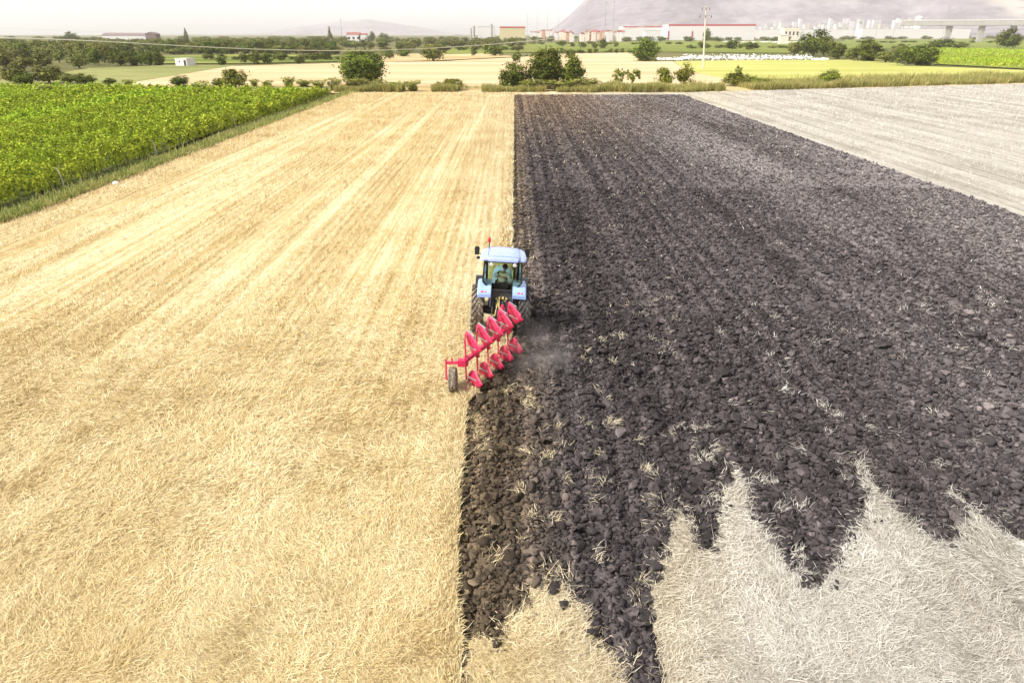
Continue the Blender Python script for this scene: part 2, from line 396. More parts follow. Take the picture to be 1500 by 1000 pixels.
gx = np.arange(-3.4, 36.01, 0.12); ys = [5.5]
while ys[-1] < 153.5: ys.append(ys[-1] + max(0.11, 0.0075*ys[-1]))
gy = np.array(ys); GX, GY = np.meshgrid(gx, gy)
cx, cy = (gx[:-1]+gx[1:])/2, (gy[:-1]+gy[1:])/2; CX, CY = np.meshgrid(cx, cy)
MASK = ploughed(CX, CY)
def dil(m):
    r = m.copy(); r[1:] |= m[:-1]; r[:-1] |= m[1:]; r[:, 1:] |= m[:, :-1]; r[:, :-1] |= m[:, 1:]; return r
def cells(mask):
    j, i = np.nonzero(mask); W = len(gx)
    return np.stack([j*W+i, j*W+i+1, (j+1)*W+i+1, (j+1)*W+i], 1)
def compact(V, F):
    u, inv = np.unique(F, return_inverse=True); return V[u], inv.reshape(F.shape)
# stubble: the fine cells round the furrow plus broad sheets for the rest of the field
V = np.stack([GX.ravel(), GY.ravel(), (fbm(GX*0.8, GY*0.8, 2, 3).ravel()-0.4)*0.04], 1)
Vs, Fs = compact(V, cells(~MASK))
def END(X): return 151.5 + np.clip((np.asarray(X, float)-35)/92, 0, 1.5)*29     # far end of the field, slanting away on the right
ext = [(-33.4, 5.5), (-3.4, 5.5), (-3.4, gy[-1]), (-33.4, 152.5),
       (36.0-0.08, 5.5), (150, 5.5), (150, float(END(150))), (36.0-0.08, gy[-1])]
gx_end = gx[len(gx)-1]
ext[4] = (gx_end, 5.5); ext[7] = (gx_end, gy[-1])
n0 = len(Vs); Vs = np.vstack([Vs, [(a, b, 0) for a, b in ext]]); Fs = np.vstack([Fs, [[n0, n0+1, n0+2, n0+3], [n0+4, n0+5, n0+6, n0+7]]])
structure(link('stubble_field', np_mesh('stubble_field', Vs, Fs, M['stubble'])))
# ploughed soil
ins = np.zeros(GX.shape); mm = MASK.astype(float)
for a in (slice(0, -1), slice(1, None)):
    for b in (slice(0, -1), slice(1, None)): ins[a, b] += mm/4
for _ in range(3):
    q = ins.copy(); q[1:-1, 1:-1] = (ins[:-2, 1:-1]+ins[2:, 1:-1]+ins[1:-1, :-2]+ins[1:-1, 2:]+ins[1:-1, 1:-1]*2)/6; ins = q
def soil_h(X, Y):
    d = X-left_x(Y)
    ridge = 0.03*np.sin((X+0.35*fbm(X*0.3, Y*0.06, 2, 40))*2*math.pi/0.55)
    lump = (fbm(X*1.6, Y*1.6, 3, 21)-0.44)*0.34 + (fbm(X*4.5, Y*4.5, 3, 22)-0.44)*0.24
    trench = -0.34*np.exp(-(d/0.32)**2)
    return 0.01 + ridge + lump*0.9 + trench
SH = soil_h(GX, GY)*np.clip(ins*1.3, 0, 1) + np.where(GX-left_x(GY) < 0.5, -0.06, 0.03)*(1-np.clip(ins*1.5, 0, 1))
V2, F2 = compact(np.stack([GX.ravel(), GY.ravel(), SH.ravel()], 1), cells(dil(MASK)))
structure(link('ploughed_soil', np_mesh('ploughed_soil', V2, F2, M['soil'])))

# clods -------------------------------------------------------------
def rot_mats(n):
    q = rng.normal(size=(n, 4)); q /= np.linalg.norm(q, axis=1)[:, None]; w_, x, y, z = q.T
    return np.stack([np.stack([1-2*(y*y+z*z), 2*(x*y-z*w_), 2*(x*z+y*w_)], -1), np.stack([2*(x*y+z*w_), 1-2*(x*x+z*z), 2*(y*z-x*w_)], -1), np.stack([2*(x*z-y*w_), 2*(y*z+x*w_), 1-2*(x*x+y*y)], -1)], 1)
def clod_protos(sub, n):
    out = []
    for k in range(n):
        b = bmesh.new(); bmesh.ops.create_icosphere(b, subdivisions=sub, radius=1)
        v = np.array([q.co[:] for q in b.verts]); f = np.array([[q.index for q in t.verts] for t in b.faces]); b.free()
        for _ in range(10):                                           # break facets off a lump
            d = rng.normal(size=3); d /= np.linalg.norm(d); h = rng.uniform(0.22, 0.7); s_ = v@d
            v = v - np.clip(s_-h, 0, None)[:, None]*d
        v += rng.normal(size=v.shape)*(0.06 if len(v) < 100 else 0.03); v /= np.abs(v).max(0)*1.06
        v *= rng.uniform(0.55, 1.25, 3); out.append((v, f))
    return out
def stamp(protos, P, R, squash=0.75):
    which = rng.integers(0, len(protos), len(P)); Vv, Ff, off = [], [], 0
    for k, (v, f) in enumerate(protos):
        idx = np.nonzero(which == k)[0]
        if not len(idx): continue
        m = rot_mats(len(idx)); a = np.einsum('nij,vj->nvi', m, v)*R[idx][:, None, None]
        a[..., 2] *= squash; a += P[idx][:, None, :]
        Vv.append(a.reshape(-1, 3)); Ff.append((f[None]+np.arange(len(idx))[:, None, None]*len(v)).reshape(-1, 3)+off); off += a.shape[0]*a.shape[1]
    return np.vstack(Vv), np.vstack(Ff)
def soil_pts(n, y0, y1, x0=-3.2, x1=XR, view=True):
    Y = y0 + (y1-y0)*rng.random(n); X = x0+(x1-x0)*rng.random(n)
    k = ploughed(X, Y)
    if view: k &= np.abs(X) < 0.80*depth(Y, 0)+1
    return X[k], Y[k]
def clods(name, protos, n, y0, y1, rfun, sink=0.25):
    X, Y = soil_pts(n, y0, y1); R = rfun(len(X)); Y = Y-np.abs(rng.normal(0, 0.26, len(X)))*(Y < 21); X = X+rng.normal(0, 0.08, len(X))
    d = X-left_x(Y); ok = (d > R*0.6); X, Y, R = X[ok], Y[ok], R[ok]
    Z = np.maximum(soil_h(X, Y), -0.1)+R*(0.85-sink)-0.02
    return stamp(protos, np.stack([X, Y, Z], 1), R)
parts = []
big, small, tiny = clod_protos(2, 7), clod_protos(1, 9), clod_protos(0+1, 4)
ln = lambda m, s, lo, hi: (lambda n: np.clip(rng.lognormal(math.log(m), s, n), lo, hi))
parts.append(clods('a', big, 15000, 8, 28, ln(0.092, 0.42, 0.05, 0.25)))
parts.append(clods('b', small, 120000, 8, 28, ln(0.05, 0.42, 0.025, 0.11)))
parts.append(clods('c', small, 64000, 27, 55, ln(0.065, 0.42, 0.03, 0.17)))
parts.append(clods('d', tiny, 60000, 55, 152, ln(0.075, 0.38, 0.04, 0.18)))
off = 0; VV, FF = [], []
for v, f in parts: VV.append(v); FF.append(f+off); off += len(v)
o = link('soil_clods', np_mesh('soil_clods', np.vstack(VV), np.vstack(FF), M['soil']))
tag(o, 'dark lumpy clods turned up all over the ploughed strip', 'soil clods', kind='stuff')

def sstep(v, a, b): t = np.clip((v-a)/(b-a), 0, 1); return t*t*(3-2*t)
# straw -------------------------------------------------------------
def blades(X, Y, Z, L, az, tilt, W, curl=0.25):
    """bent two-segment blades"""
    n = len(X); ca, sa = np.cos(az), np.sin(az); ct, st = np.cos(tilt), np.sin(tilt)
    d = np.stack([ca*ct, sa*ct, st], 1); side = np.stack([-sa, ca, np.zeros(n)], 1)
    roll = rng.uniform(-0.9, 0.9, n); up = np.cross(d, side); side = side*np.cos(roll)[:, None]+up*np.sin(roll)[:, None]
    P0 = np.stack([X, Y, Z], 1); bend = rng.normal(0, curl, n)[:, None]*np.cross(d, [0, 0, 1.0])*L[:, None]
    P1 = P0+d*(L*0.5)[:, None]+bend*0.25; P2 = P0+d*L[:, None]-np.array([0, 0, 1.0])*(L*0.08)[:, None]-bend*0.3
    h = side*(W/2)[:, None]
    Vv = np.stack([P0-h, P0+h, P1-h*0.9, P1+h*0.9, P2-h*0.35, P2+h*0.35], 1).reshape(-1, 3)
    b = np.arange(n)[:, None]*6
    return Vv, np.vstack([b+np.array([[0, 1, 3, 2]]), b+np.array([[2, 3, 5, 4]])])
def join(lst):
    off = 0; a, b = [], []
    for v, f in lst: a.append(v); b.append(f+off); off += len(v)
    return np.vstack(a), np.vstack(b)
def straw_pts(n, y0, y1, x0, x1):
    Y = y0+(y1-y0)*rng.random(n); X = x0+(x1-x0)*rng.random(n)
    k = (np.abs(X) < 0.79*depth(Y, 0)+0.5) & ~ploughed(X, Y)
    k &= ~((np.abs(X+0.25) < 0.95) & (Y > 24.8) & (Y < 31))
    return X[k], Y[k]
lst = []
n = 2000000
u = rng.random(n); Y = 8*(1+u*(8.0**0.72-1))**(1/0.72)              # denser near by, thinning into the distance
X = (rng.random(n)*2-1)*(0.79*depth(Y, 0)+0.5); k = (X > -33.3) & (X < 18) & ~((X > 2.5) & (Y > 21)) & ~ploughed(X, Y) & ~((np.abs(X+0.25) < 0.95) & (Y > 24.8) & (Y < 31))
k &= rng.random(n) < (0.45+0.75*fbm(X*0.7, Y*0.7, 3, 60))*np.clip((36-Y)/22, 0.04, 1)*(Y < 60)*np.clip(1.5-2.6*sstep(Y, 14, 30)*(fbm(X*2.2, Y*0.05, 3, 61)-0.1), 0.05, 1)
X, Y = X[k], Y[k]; m = len(X); far = Y/14
al = sstep(Y, 15, 34); az = (1-al)*fbm(X*0.35, Y*0.35, 3, 70)*14 + al*(1.5708+3.1416*(rng.random(m) < 0.5)) + rng.normal(0, 1.15, m)*(1-0.45*al)
tilt = np.abs(rng.normal(0.24, 0.24, m)) + 0.6*(vnoise(X*1.3, Y*1.3, 71) > 0.66)*rng.random(m)
lst.append(blades(X, Y, rng.uniform(0, 0.07, m), rng.lognormal(math.log(0.155), 0.42, m)*far**0.25, az, tilt, 0.0088*far**0.7*rng.uniform(0.4, 1.8, m), 0.4))
# cut stalks still standing in their drill rows
for (n, x0, x1, y0, y1, sp) in ((420000, -33.3, 0.0, 15, 151, 0.52), (120000, 34.9, 128, 40, 180, 0.62)):
    Y = y0+(y1-y0)*rng.random(n)**1.25; X = x0+(x1-x0)*rng.random(n); X = np.round(X/sp)*sp + 0.18*(fbm(Y*0.05, np.round(X/sp)*7.0, 2, 62)-0.4)+rng.normal(0, 0.045, n)
    k = (np.abs(X) < 0.79*depth(Y, 0)+0.5) & (Y < END(X)-0.5) & (X > -33.3) & ~ploughed(X, Y) & ~((np.abs(X+0.25) < 0.95) & (Y > 24.8) & (Y < 31)) & (rng.random(n) < np.clip(4.2*(fbm(X*1.1, Y*0.014, 3, 63)-0.26), 0.03, 1)*np.clip((Y-14)/12, 0, 1))
    X, Y = X[k], Y[k]; m = len(X)
    lst.append(blades(X, Y, np.zeros(m), rng.uniform(0.14, 0.30, m)*(1+Y/150), rng.uniform(0, 6.28, m), rng.uniform(0.25, 1.4, m), 0.0115*(Y/25)**0.62*rng.uniform(0.5, 1.5, m)))

V, F = join(lst)
tag(link('straw', np_mesh('straw', V, F, M['straw'])), 'loose golden and grey toned straw lying over the stubble field', 'straw', kind='stuff')
# standing stubble along the fresh furrow and straw dragged onto the soil
lst = []
n = 9000; Y = 8+22*rng.random(n)**1.3; X = left_x(Y)-np.abs(rng.normal(0, 0.28, n))
lst.append(blades(X, Y, np.zeros(n), rng.uniform(0.12, 0.3, n), rng.uniform(0, 6.28, n), rng.uniform(0.5, 1.4, n), rng.uniform(0.01, 0.02, n)))
n = 9000; Y = 30+122*rng.random(n); X = left_x(Y)-np.abs(rng.normal(0, 0.35, n))
lst.append(blades(X, Y, np.zeros(n), rng.uniform(0.15, 0.35, n), rng.uniform(0, 6.28, n), rng.uniform(0.4, 1.4, n), rng.uniform(0.03, 0.06, n)))
def tufts(ncl, y0, y1, per, Lm, Wm, x0=-2.6, x1=XR, spread=0.16):
    X, Y = soil_pts(ncl*4, y0, y1, x0, x1); k = rng.random(len(X)) < np.clip(1.5*fbm(X*0.35, Y*0.35, 2, 80)-0.25, 0.05, 1); X, Y = X[k][:ncl], Y[k][:ncl]
    c = rng.integers(max(2, per//4), per, len(X)); X = np.repeat(X, c); Y = np.repeat(Y, c); base = np.repeat(rng.uniform(0, 6.28, len(c)), c); m = len(X)
    X = X+rng.normal(0, spread, m); Y = Y+rng.normal(0, spread*1.4, m)
    return blades(X, Y, np.maximum(soil_h(X, Y), 0)+rng.uniform(0.03, 0.12, m), rng.lognormal(math.log(Lm), 0.3, m), base+rng.normal(0, 0.8, m), rng.uniform(0.0, 0.9, m), Wm*rng.uniform(0.6, 1.4, m))
lst += [tufts(230, 8, 21, 60, 0.17, 0.008, spread=0.10), tufts(170, 18, 30, 26, 0.17, 0.011, spread=0.11), tufts(450, 28, 60, 5, 0.16, 0.022), tufts(900, 60, 150, 3, 0.22, 0.045)]
# straw spilling over the edges of the soil fingers
X, Y = soil_pts(90000, 8, 20); inner = ploughed(X+0.35, Y) & ploughed(X-0.35, Y) & ploughed(X, Y+0.5) & ploughed(X, Y-0.5)
X, Y = X[~inner], Y[~inner]; k = (X-left_x(Y) > 0.7) & (rng.random(len(X)) < 0.22); X, Y = X[k], Y[k]; m = len(X)
lst.append(blades(X, Y, np.full(m, 0.05)+rng.uniform(0, 0.08, m), rng.lognormal(math.log(0.18), 0.3, m), rng.uniform(0, 6.28, m), rng.uniform(0, 0.7, m), rng.uniform(0.006, 0.012, m)))
V, F = join(lst)
tag(link('straw_tufts', np_mesh('straw_tufts', V, F, M['straw'])), 'pale straw tufts caught among the dark clods and along the furrow edge', 'straw tufts', kind='stuff')

# far field sheets ---------------------------------------------------
def sheet(name, pts, mat, z):
    P = [(*G(*p), z) for p in pts]; b = MB(); b.poly(P, [tuple(range(len(P)))]); return structure(b.build(name, mat))
M['cream_field'] = field_mat('cream_stubble', (0.36, 0.26, 0.125), (0.48, 0.37, 0.21), (0.56, 0.46, 0.31), (0.006, 0.05))
M['pasture'] = field_mat('pasture_grass', (0.14, 0.155, 0.045), (0.205, 0.21, 0.07), (0.28, 0.27, 0.11), (0.02, 0.03))
M['yellow_field'] = field_mat('yellow_crop', (0.27, 0.28, 0.075), (0.38, 0.37, 0.10), (0.46, 0.43, 0.17), (0.01, 0.05))
M['green_field'] = field_mat('green_crop', (0.07, 0.10, 0.018), (0.15, 0.175, 0.033), (0.27, 0.27, 0.07), (0.004, 0.05))
M['tan'] = field_mat('tan_verge', (0.30, 0.22, 0.09), (0.43, 0.32, 0.16), (0.54, 0.43, 0.25), (0.02, 0.05))
sheet('tan_verge', [(-400, 137), (505, 136.5), (800, 136.5), (1010, 136), (1500, 124), (2000, 112), (2000, 105), (1500, 116), (1062, 117), (560, 118), (-400, 121)], M['tan'], -0.03)
sheet('cream_field', [(195, 121), (340, 97), (500, 92.5), (640, 90), (760, 84), (830, 79), (935, 77), (945, 88), (985, 90), (1010, 105), (1070, 116), (1062, 127), (560, 127), (195, 127)], M['cream_field'], 0.02)
sheet('tan_field', [(560, 91), (640, 89), (760, 83), (700, 78), (600, 79), (560, 82)], M['tan'], 0.026)
sheet('vineyard_margin', [(-400, 127), (480, 133), (500, 128), (195, 118), (100, 118), (-400, 115)], M['pasture'], 0.004)
sheet('pasture', [(100, 126), (95, 106), (130, 100), (240, 96), (345, 96), (200, 120), (195, 126)], M['pasture'], 0.012)
sheet('yellow_field', [(986, 90), (1100, 88), (1290, 88), (1330, 96), (1500, 103), (1900, 108), (1900, 112), (1500, 115), (1064, 116), (1008, 104)], M['yellow_field'], 0.032)
sheet('green_field', [(650, 80), (760, 77), (930, 76), (1190, 78), (1230, 72), (1250, 61), (1000, 60), (800, 63), (660, 71)], M['green_field'], 0.04)
sheet('light_green_field', [(225, 93), (350, 93), (500, 90), (500, 82), (380, 79), (240, 82)], M['green_field'], 0.03)
sheet('far_green_field', [(1220, 72), (1900, 72), (1900, 57), (1240, 58)], M['green_field'], 0.036)

# ------------------------------------------------------------------ foliage prototypes
def leaf_quads(P, N, size, aspect=1.6):
    n = len(P); N = N/np.linalg.norm(N, axis=1)[:, None]
    t = np.cross(N, rng.normal(size=(n, 3))); t /= np.linalg.norm(t, axis=1)[:, None]; b = np.cross(N, t)
    t = t*(size*aspect/2)[:, None]; b = b*(size/2)[:, None]
    V = np.stack([P-t, P-b*0.9+t*0.1, P+t, P+b*0.9+t*0.1], 1).reshape(-1, 3)
    return V, np.arange(n)[:, None]*4+np.array([[0, 1, 2, 3]])
def crown_mesh(name, mat, ncl, nleaf, leaf, kind='round', seed=1, z0=0.0):
    global rng
    keep = rng; rng = np.random.default_rng(seed)
    d = rng.normal(size=(ncl, 3)); d /= np.linalg.norm(d, axis=1)[:, None]; r = rng.random(ncl)**0.33
    if kind == 'round':
        lob = 1+0.22*np.sin(d[:, 0]*3.1+seed)+0.18*np.cos(d[:, 1]*4.3+seed*2)
        c = d*(r*lob)[:, None]*[0.38, 0.38, (1-z0)*0.41]; c[:, 2] += z0+(1-z0)*0.46
        rad = rng.uniform(0.06, 0.13, ncl)
    elif kind == 'flat':                                              # wide domed crown with a ragged base
        c = d*r[:, None]*[0.40, 0.40, (1-z0)*0.42]; c[:, 2] = np.maximum(c[:, 2], -0.26)+z0+(1-z0)*0.44
        rad = rng.uniform(0.06, 0.12, ncl)
    elif kind == 'sparse':
        c = d*r[:, None]*[0.38, 0.38, (1-z0)*0.42]; c[:, 2] += z0+(1-z0)*0.5
        rad = rng.uniform(0.04, 0.09, ncl)
    elif kind == 'spire':
        h = rng.random(ncl)**1.3; wdt = 0.42*np.sin(np.clip(h*1.05+0.12, 0, 1)*math.pi)**0.6*(1-h*0.5)
        a = rng.random(ncl)*6.28; c = np.stack([np.cos(a)*wdt*r, np.sin(a)*wdt*r, h*0.95], 1); rad = np.full(ncl, 0.07)
    else:                                                             # weed: shoots fanning up from the ground
        a = rng.random(ncl)*6.28; q = rng.random(ncl); h = q*0.85
        rr = (0.12+0.30*q)*np.sqrt(rng.random(ncl)); c = np.stack([np.cos(a)*rr*1.1, np.sin(a)*rr*1.1, h], 1); rad = rng.uniform(0.05, 0.11, ncl)
    k = rng.integers(0, ncl, nleaf); g = rng.normal(size=(nleaf, 3))*0.55
    P = c[k]+g*rad[k][:, None]; out = P-np.array([0, 0, z0+(1-z0)*0.45])
    N = out*1.4/np.linalg.norm(out, axis=1)[:, None]+rng.normal(size=(nleaf, 3))*0.75+np.array([0, 0, 0.45])
    P[:, 2] = np.clip(P[:, 2], 0.0, 1.0)
    V, F = leaf_quads(P, N, leaf*rng.uniform(0.6, 1.4, nleaf))
    rng = keep
    return np_mesh(name, V, F, mat)
def trunk_mesh(name, h, r, spread, seed):
    q = random.Random(seed); b = MB()
    b.tube([(0, 0, -0.02), (q.uniform(-.02, .02), 0, h*0.5), (q.uniform(-.03, .03), q.uniform(-.03, .03), h)], [r*1.25, r, r*0.8], 7)
    for k in range(5):
        a = k*1.257+q.random(); e = spread*q.uniform(0.7, 1)
        b.tube([(0, 0, h*0.85), (math.cos(a)*e*0.5, math.sin(a)*e*0.5, h+0.12), (math.cos(a)*e, math.sin(a)*e, h+0.3*q.uniform(.8, 1.3))], [r*0.6, r*0.4, r*0.12], 5)
    o = b.build(name, M['bark']); me = o.data; bpy.data.objects.remove(o); return me
PROTO = {}
def proto(kind, k, crown, trunk): PROTO.setdefault(kind, []).append((crown, trunk))
for k in range(3):
    proto('bush', k, crown_mesh('crown', M['dark_leaf'], 110, 4800, 0.040, 'round', 20+k, 0.02), trunk_mesh('trunk', 0.22, 0.02, 0.22, k))
    proto('green_bush', k, crown_mesh('crown', M['green_leaf'], 90, 2600, 0.045, 'round', 30+k, 0.02), trunk_mesh('trunk', 0.22, 0.02, 0.22, k))
    proto('olive', k, crown_mesh('crown', M['olive_leaf'], 80, 2200, 0.05, 'flat', 40+k, 0.04), trunk_mesh('trunk', 0.30, 0.035, 0.25, k+5))
    proto('weed', k, crown_mesh('foliage', M['weed_leaf'], 120, 2200, 0.05, 'weed', 50+k), trunk_mesh('stem', 0.2, 0.012, 0.15, k+9))
    proto('sapling', k, crown_mesh('crown', M['green_leaf'], 34, 900, 0.05, 'sparse', 60+k, 0.2), trunk_mesh('trunk', 0.45, 0.015, 0.28, k+12))
    proto('hedge', k, crown_mesh('crown', M['dark_leaf'], 70, 1600, 0.055, 'round', 70+k, 0.0), trunk_mesh('trunk', 0.25, 0.02, 0.2, k+15))
proto('big', 0, crown_mesh('crown', M['dark_leaf'], 230, 12000, 0.029, 'round', 90, 0.03), trunk_mesh('trunk', 0.25, 0.03, 0.25, 30))
proto('big', 1, crown_mesh('crown', M['dark_leaf'], 190, 10000, 0.031, 'round', 95, 0.03), trunk_mesh('trunk', 0.25, 0.03, 0.25, 31))
proto('cypress', 0, crown_mesh('crown', M['dark_leaf'], 120, 1500, 0.06, 'spire', 99), trunk_mesh('trunk', 0.2, 0.03, 0.05, 33))
PART = {'weed': ('foliage', 'stem')}
count = {}
NAMES = {'bush': 'tree', 'green_bush': 'bush', 'olive': 'olive_tree', 'weed': 'weed_bush', 'sapling': 'sapling', 'hedge': 'tree', 'big': 'tree', 'cypress': 'cypress_tree'}
def plant(kind, X, Y, wid, hgt, label, group=None, variant=None, name=None, cat=None):
    i = count.get(kind, 0); count[kind] = i+1
    crown, trunk = PROTO[kind][(variant if variant is not None else i) % len(PROTO[kind])]
    nm = name or NAMES[kind]
    r = thing(nm, label, cat or {'weed': 'bush', 'green_bush': 'bush', 'sapling': 'sapling'}.get(kind, 'tree'), (X, Y, 0), (0, 0, (i*2.39) % 6.28), group, (wid, wid, hgt))
    a, b = PART.get(kind, ('crown', 'trunk'))
    link(a, crown, r); link(b, trunk, r); return r
def plant_px(kind, x0, x1, ytop, ybase, label, group=None, variant=None, name=None, cat=None, over=1.30):
    Y = Yof(ybase); X = Xof((x0+x1)/2, Y); wid = (x1-x0)/FPX*depth(Y, 1)*over; Yc = Y+wid*0.25
    h = max(0.6, Zof(ytop, Yc))
    return plant(kind, X*Yc/Y, Yc, wid, h, label, group, variant, name, cat)
T = plant_px
# hedge line at the far end of the field
T('big', 500, 568, 70, 126, 'large dense round tree on the far headland left of centre', variant=0)
T('big', 775, 826, 68, 131, 'tallest leafy tree in the clump behind the ploughed strip', variant=1)
T('bush', 818, 856, 80, 131, 'bushy tree on the right side of the clump behind the ploughed strip')
T('bush', 731, 774, 90, 132, 'lower ragged tree on the left of the clump behind the ploughed strip')
T('sapling', 786, 802, 66, 125, 'thin shoot standing above the clump behind the ploughed strip', variant=1)
T('weed', 838, 880, 112, 133, 'low green bramble at the right foot of the tree clump')
T('weed', 760, 800, 114, 134, 'low green bramble at the left foot of the tree clump')
T('weed', 798, 842, 115, 134, 'low green bramble under the middle of the tree clump')
T('weed', 505, 540, 112, 134, 'green weeds at the left foot of the large round tree')
T('weed', 535, 566, 114, 133, 'yellowish weeds at the right foot of the large round tree')
T('weed', 566, 596, 118, 134, 'wide patch of weeds just right of the large round tree')
T('weed', 592, 616, 116, 134, 'weed bush left of the bare gap in the headland')
T('green_bush', 642, 676, 113, 133, 'low green shrub right of the bare gap in the headland')
T('sapling', 896, 916, 99, 130, 'thin left sapling of the pair behind the ploughed strip', variant=0)
T('sapling', 914, 938, 98, 130, 'fuller right sapling of the pair behind the ploughed strip', variant=1)
T('green_bush', 962, 986, 94, 128, 'upright dark shrub left of a twin by the yellow field corner', variant=0)
T('green_bush', 987, 1013, 91, 128, 'upright dark shrub right of its twin by the yellow field corner', variant=1)
T('green_bush', 1060, 1096, 104, 127, 'spreading shrub at the edge of the yellow field')
T('sapling', 1072, 1086, 96, 126, 'slim shoot rising above the spreading shrub', variant=2)
T('green_bush', 1094, 1126, 111, 127, 'low shrub right of the spreading shrub by the yellow field')
T('green_bush', 1197, 1228, 101, 127, 'lone round bush in the grass before the yellow field', variant=2)
# edge of the vineyard
T('green_bush', 329, 363, 96, 131, 'bright conical bush rising out of the vineyard edge', variant=0)
T('bush', 249, 279, 110, 127, 'dark round bush behind the vineyard, left of the bright conical bush')
T('weed', 282, 308, 116, 140, 'feathery weed bush growing among the vines near the conical bush')
T('bush', 311, 331, 114, 128, 'small dark bush touching the conical bush on its left')
T('weed', 366, 380, 115, 127, 'small weed clump just right of the conical bush')
T('weed', 382, 400, 117, 128, 'second low weed clump right of the conical bush')
T('weed', 414, 433, 111, 128, 'tall weed clump at the far corner of the vineyard')
T('weed', 434, 458, 116, 128, 'low scrub between the tall weed clump and the vineyard corner')
T('weed', 455, 478, 117, 129, 'low scrub at the very corner of the vineyard')
T('weed', 478, 502, 112, 133, 'grassy bush between the vineyard corner and the large round tree')
T('weed', 56, 84, 120, 142, 'feathery weed bush growing in the vines at far left')
T('bush', 152, 170, 114, 124, 'small bush on the pasture edge behind the vineyard')
T('weed', 180, 196, 116, 125, 'tiny bush at the pasture corner behind the vineyard')
# trees on the left, nearest first
T('olive', 8, 40, 90, 123, 'rounded olive tree behind the far left of the vineyard', variant=0)
T('bush', 22, 56, 105, 124, 'dark low tree in front of the rounded olive at far left')
T('olive', 54, 92, 91, 123, 'broad dark olive tree behind the left of the vineyard', variant=1)
T('olive', 92, 114, 105, 124, 'small olive tree right of the broad dark one', variant=2)
T('bush', 114, 139, 107, 124, 'round grey green bush at the left edge of the pasture', variant=1)
T('olive', 44, 76, 76, 101, 'wide olive tree in the second rank behind the broad dark one', variant=0)
T('olive', -4, 24, 73, 100, 'olive tree in the second rank cut by the left frame edge', variant=1)
T('olive', 24, 48, 78, 104, 'shadowy olive tree in the second rank at far left', variant=2)
T('olive', 102, 131, 75, 100, 'olive tree with a bare trunk on the dry clearing', variant=0)
T('bush', 128, 148, 70, 95, 'darker upright tree beside the one with a bare trunk')
for i, (a, b, c) in enumerate(((163, 191, 70), (184, 204, 71), (198, 216, 72), (211, 228, 72), (224, 243, 73))):
    T('bush', a, b, c, 96, ['first and roundest tree of the dark row left of the white hut', 'second tree of the dark row left of the white hut', 'middle tree of the dark row left of the white hut',
      'fourth tree of the dark row left of the white hut', 'tree of the dark row nearest the white hut'][i], 'dark row of trees beside the hut')
for i, (a, b, c, d, l) in enumerate(((316, 333, 81, 95, 'dark bush standing behind the conical bush'), (352, 366, 76, 92, 'narrow tree in the hedge behind the cream field'), (363, 383, 74, 93, 'left of two dark touching trees behind the cream field'),
      (381, 402, 75, 93, 'right of two dark touching trees behind the cream field'), (402, 421, 75, 89, 'lighter tree right of the two dark touching trees'), (432, 448, 79, 94, 'small squarish dark tree on the light green strip'),
      (454, 469, 76, 89, 'small tree between the squarish one and the big round tree'), (471, 488, 74, 88, 'dark small tree left behind the large round tree'), (562, 578, 71, 87, 'dark tree just right behind the large round tree'), (582, 604, 69, 83, 'wide low tree behind the dry tan slope'))):
    T('hedge', a, b, c, d, l)
T('olive', 618, 652, 60, 90, 'solitary olive tree with a forked trunk on the tan slope', variant=1)
T('hedge', 711, 737, 63, 82, 'dark square topped tree at the end of the green maize strip')
T('hedge', 689, 699, 70, 82, 'thin small tree on the green maize strip')
T('bush', 924, 966, 56, 90, 'round dark tree at the left end of the white heap', variant=0)
for a, b, c, d in ((876, 890, 56, 71), (866, 877, 62, 71), (817, 829, 58, 68), (847, 859, 60, 70), (899, 906, 60, 69), (835, 842, 62, 69), (1021, 1034, 60, 71)):
    T('hedge', a, b, c, d, 'small dark tree dotted in the distant green strip', 'small trees on the green strip')
T('hedge', 827, 841, 71, 86, 'dark tree directly behind the clump on the cream field')
T('hedge', 749, 763, 74, 92, 'dark tree behind the left of the clump')
T('bush', 1028, 1040, 41, 61, 'tall dark tree right behind the utility pole')
T('hedge', 1062, 1083, 57, 72, 'low dark tree right of the utility pole on the green strip')
T('hedge', 1087, 1108, 60, 73, 'lighter low tree second to the right of the utility pole')
T('bush', 1172, 1210, 42, 82, 'tallest tree behind the right end of the white heap', variant=1)
T('olive', 1153, 1174, 60, 80, 'small tree left of the tallest one by the white heap')
T('olive', 1205, 1222, 52, 78, 'slender tree right behind the tallest one by the white heap')
T('bush', 1213, 1239, 61, 86, 'rounded tree at the right end of the white heap', variant=2)
T('olive', 1236, 1256, 68, 88, 'pale low tree right of the rounded one by the white heap')
T('bush', 1249, 1294, 58, 90, 'broad tree behind the yellow field left of a pale bush', variant=0)
T('olive', 1282, 1312, 72, 92, 'pale bush between two broad trees behind the yellow field')
T('olive', 1306, 1328, 62, 80, 'brownish tree behind the pale bush')
T('big', 1318, 1368, 64, 97, 'broad dark tree at the corner of the right hand vineyard', variant=0)
T('hedge', 1364, 1398, 55, 72, 'low tree beyond the right hand vineyard')
T('hedge', 1397, 1417, 62, 72, 'smaller low tree beyond the right hand vineyard')
T('bush', 1459, 1491, 41, 71, 'lone upright tree in the far field at right', variant=1)
T('cypress', 270, 278, 41, 62, 'thin dark cypress on the skyline at left'); T('cypress', 480, 488, 39, 61, 'thin dark cypress on the skyline left of centre')
T('bush', 99, 114, 46, 62, 'taller of two skyline trees at far left'); T('bush', 89, 101, 52, 62, 'smaller of two skyline trees at far left')
T('bush', 541, 550, 46, 60, 'narrow skyline tree above the large round tree'); T('bush', 555, 568, 48, 60, 'wider skyline tree above the large round tree')
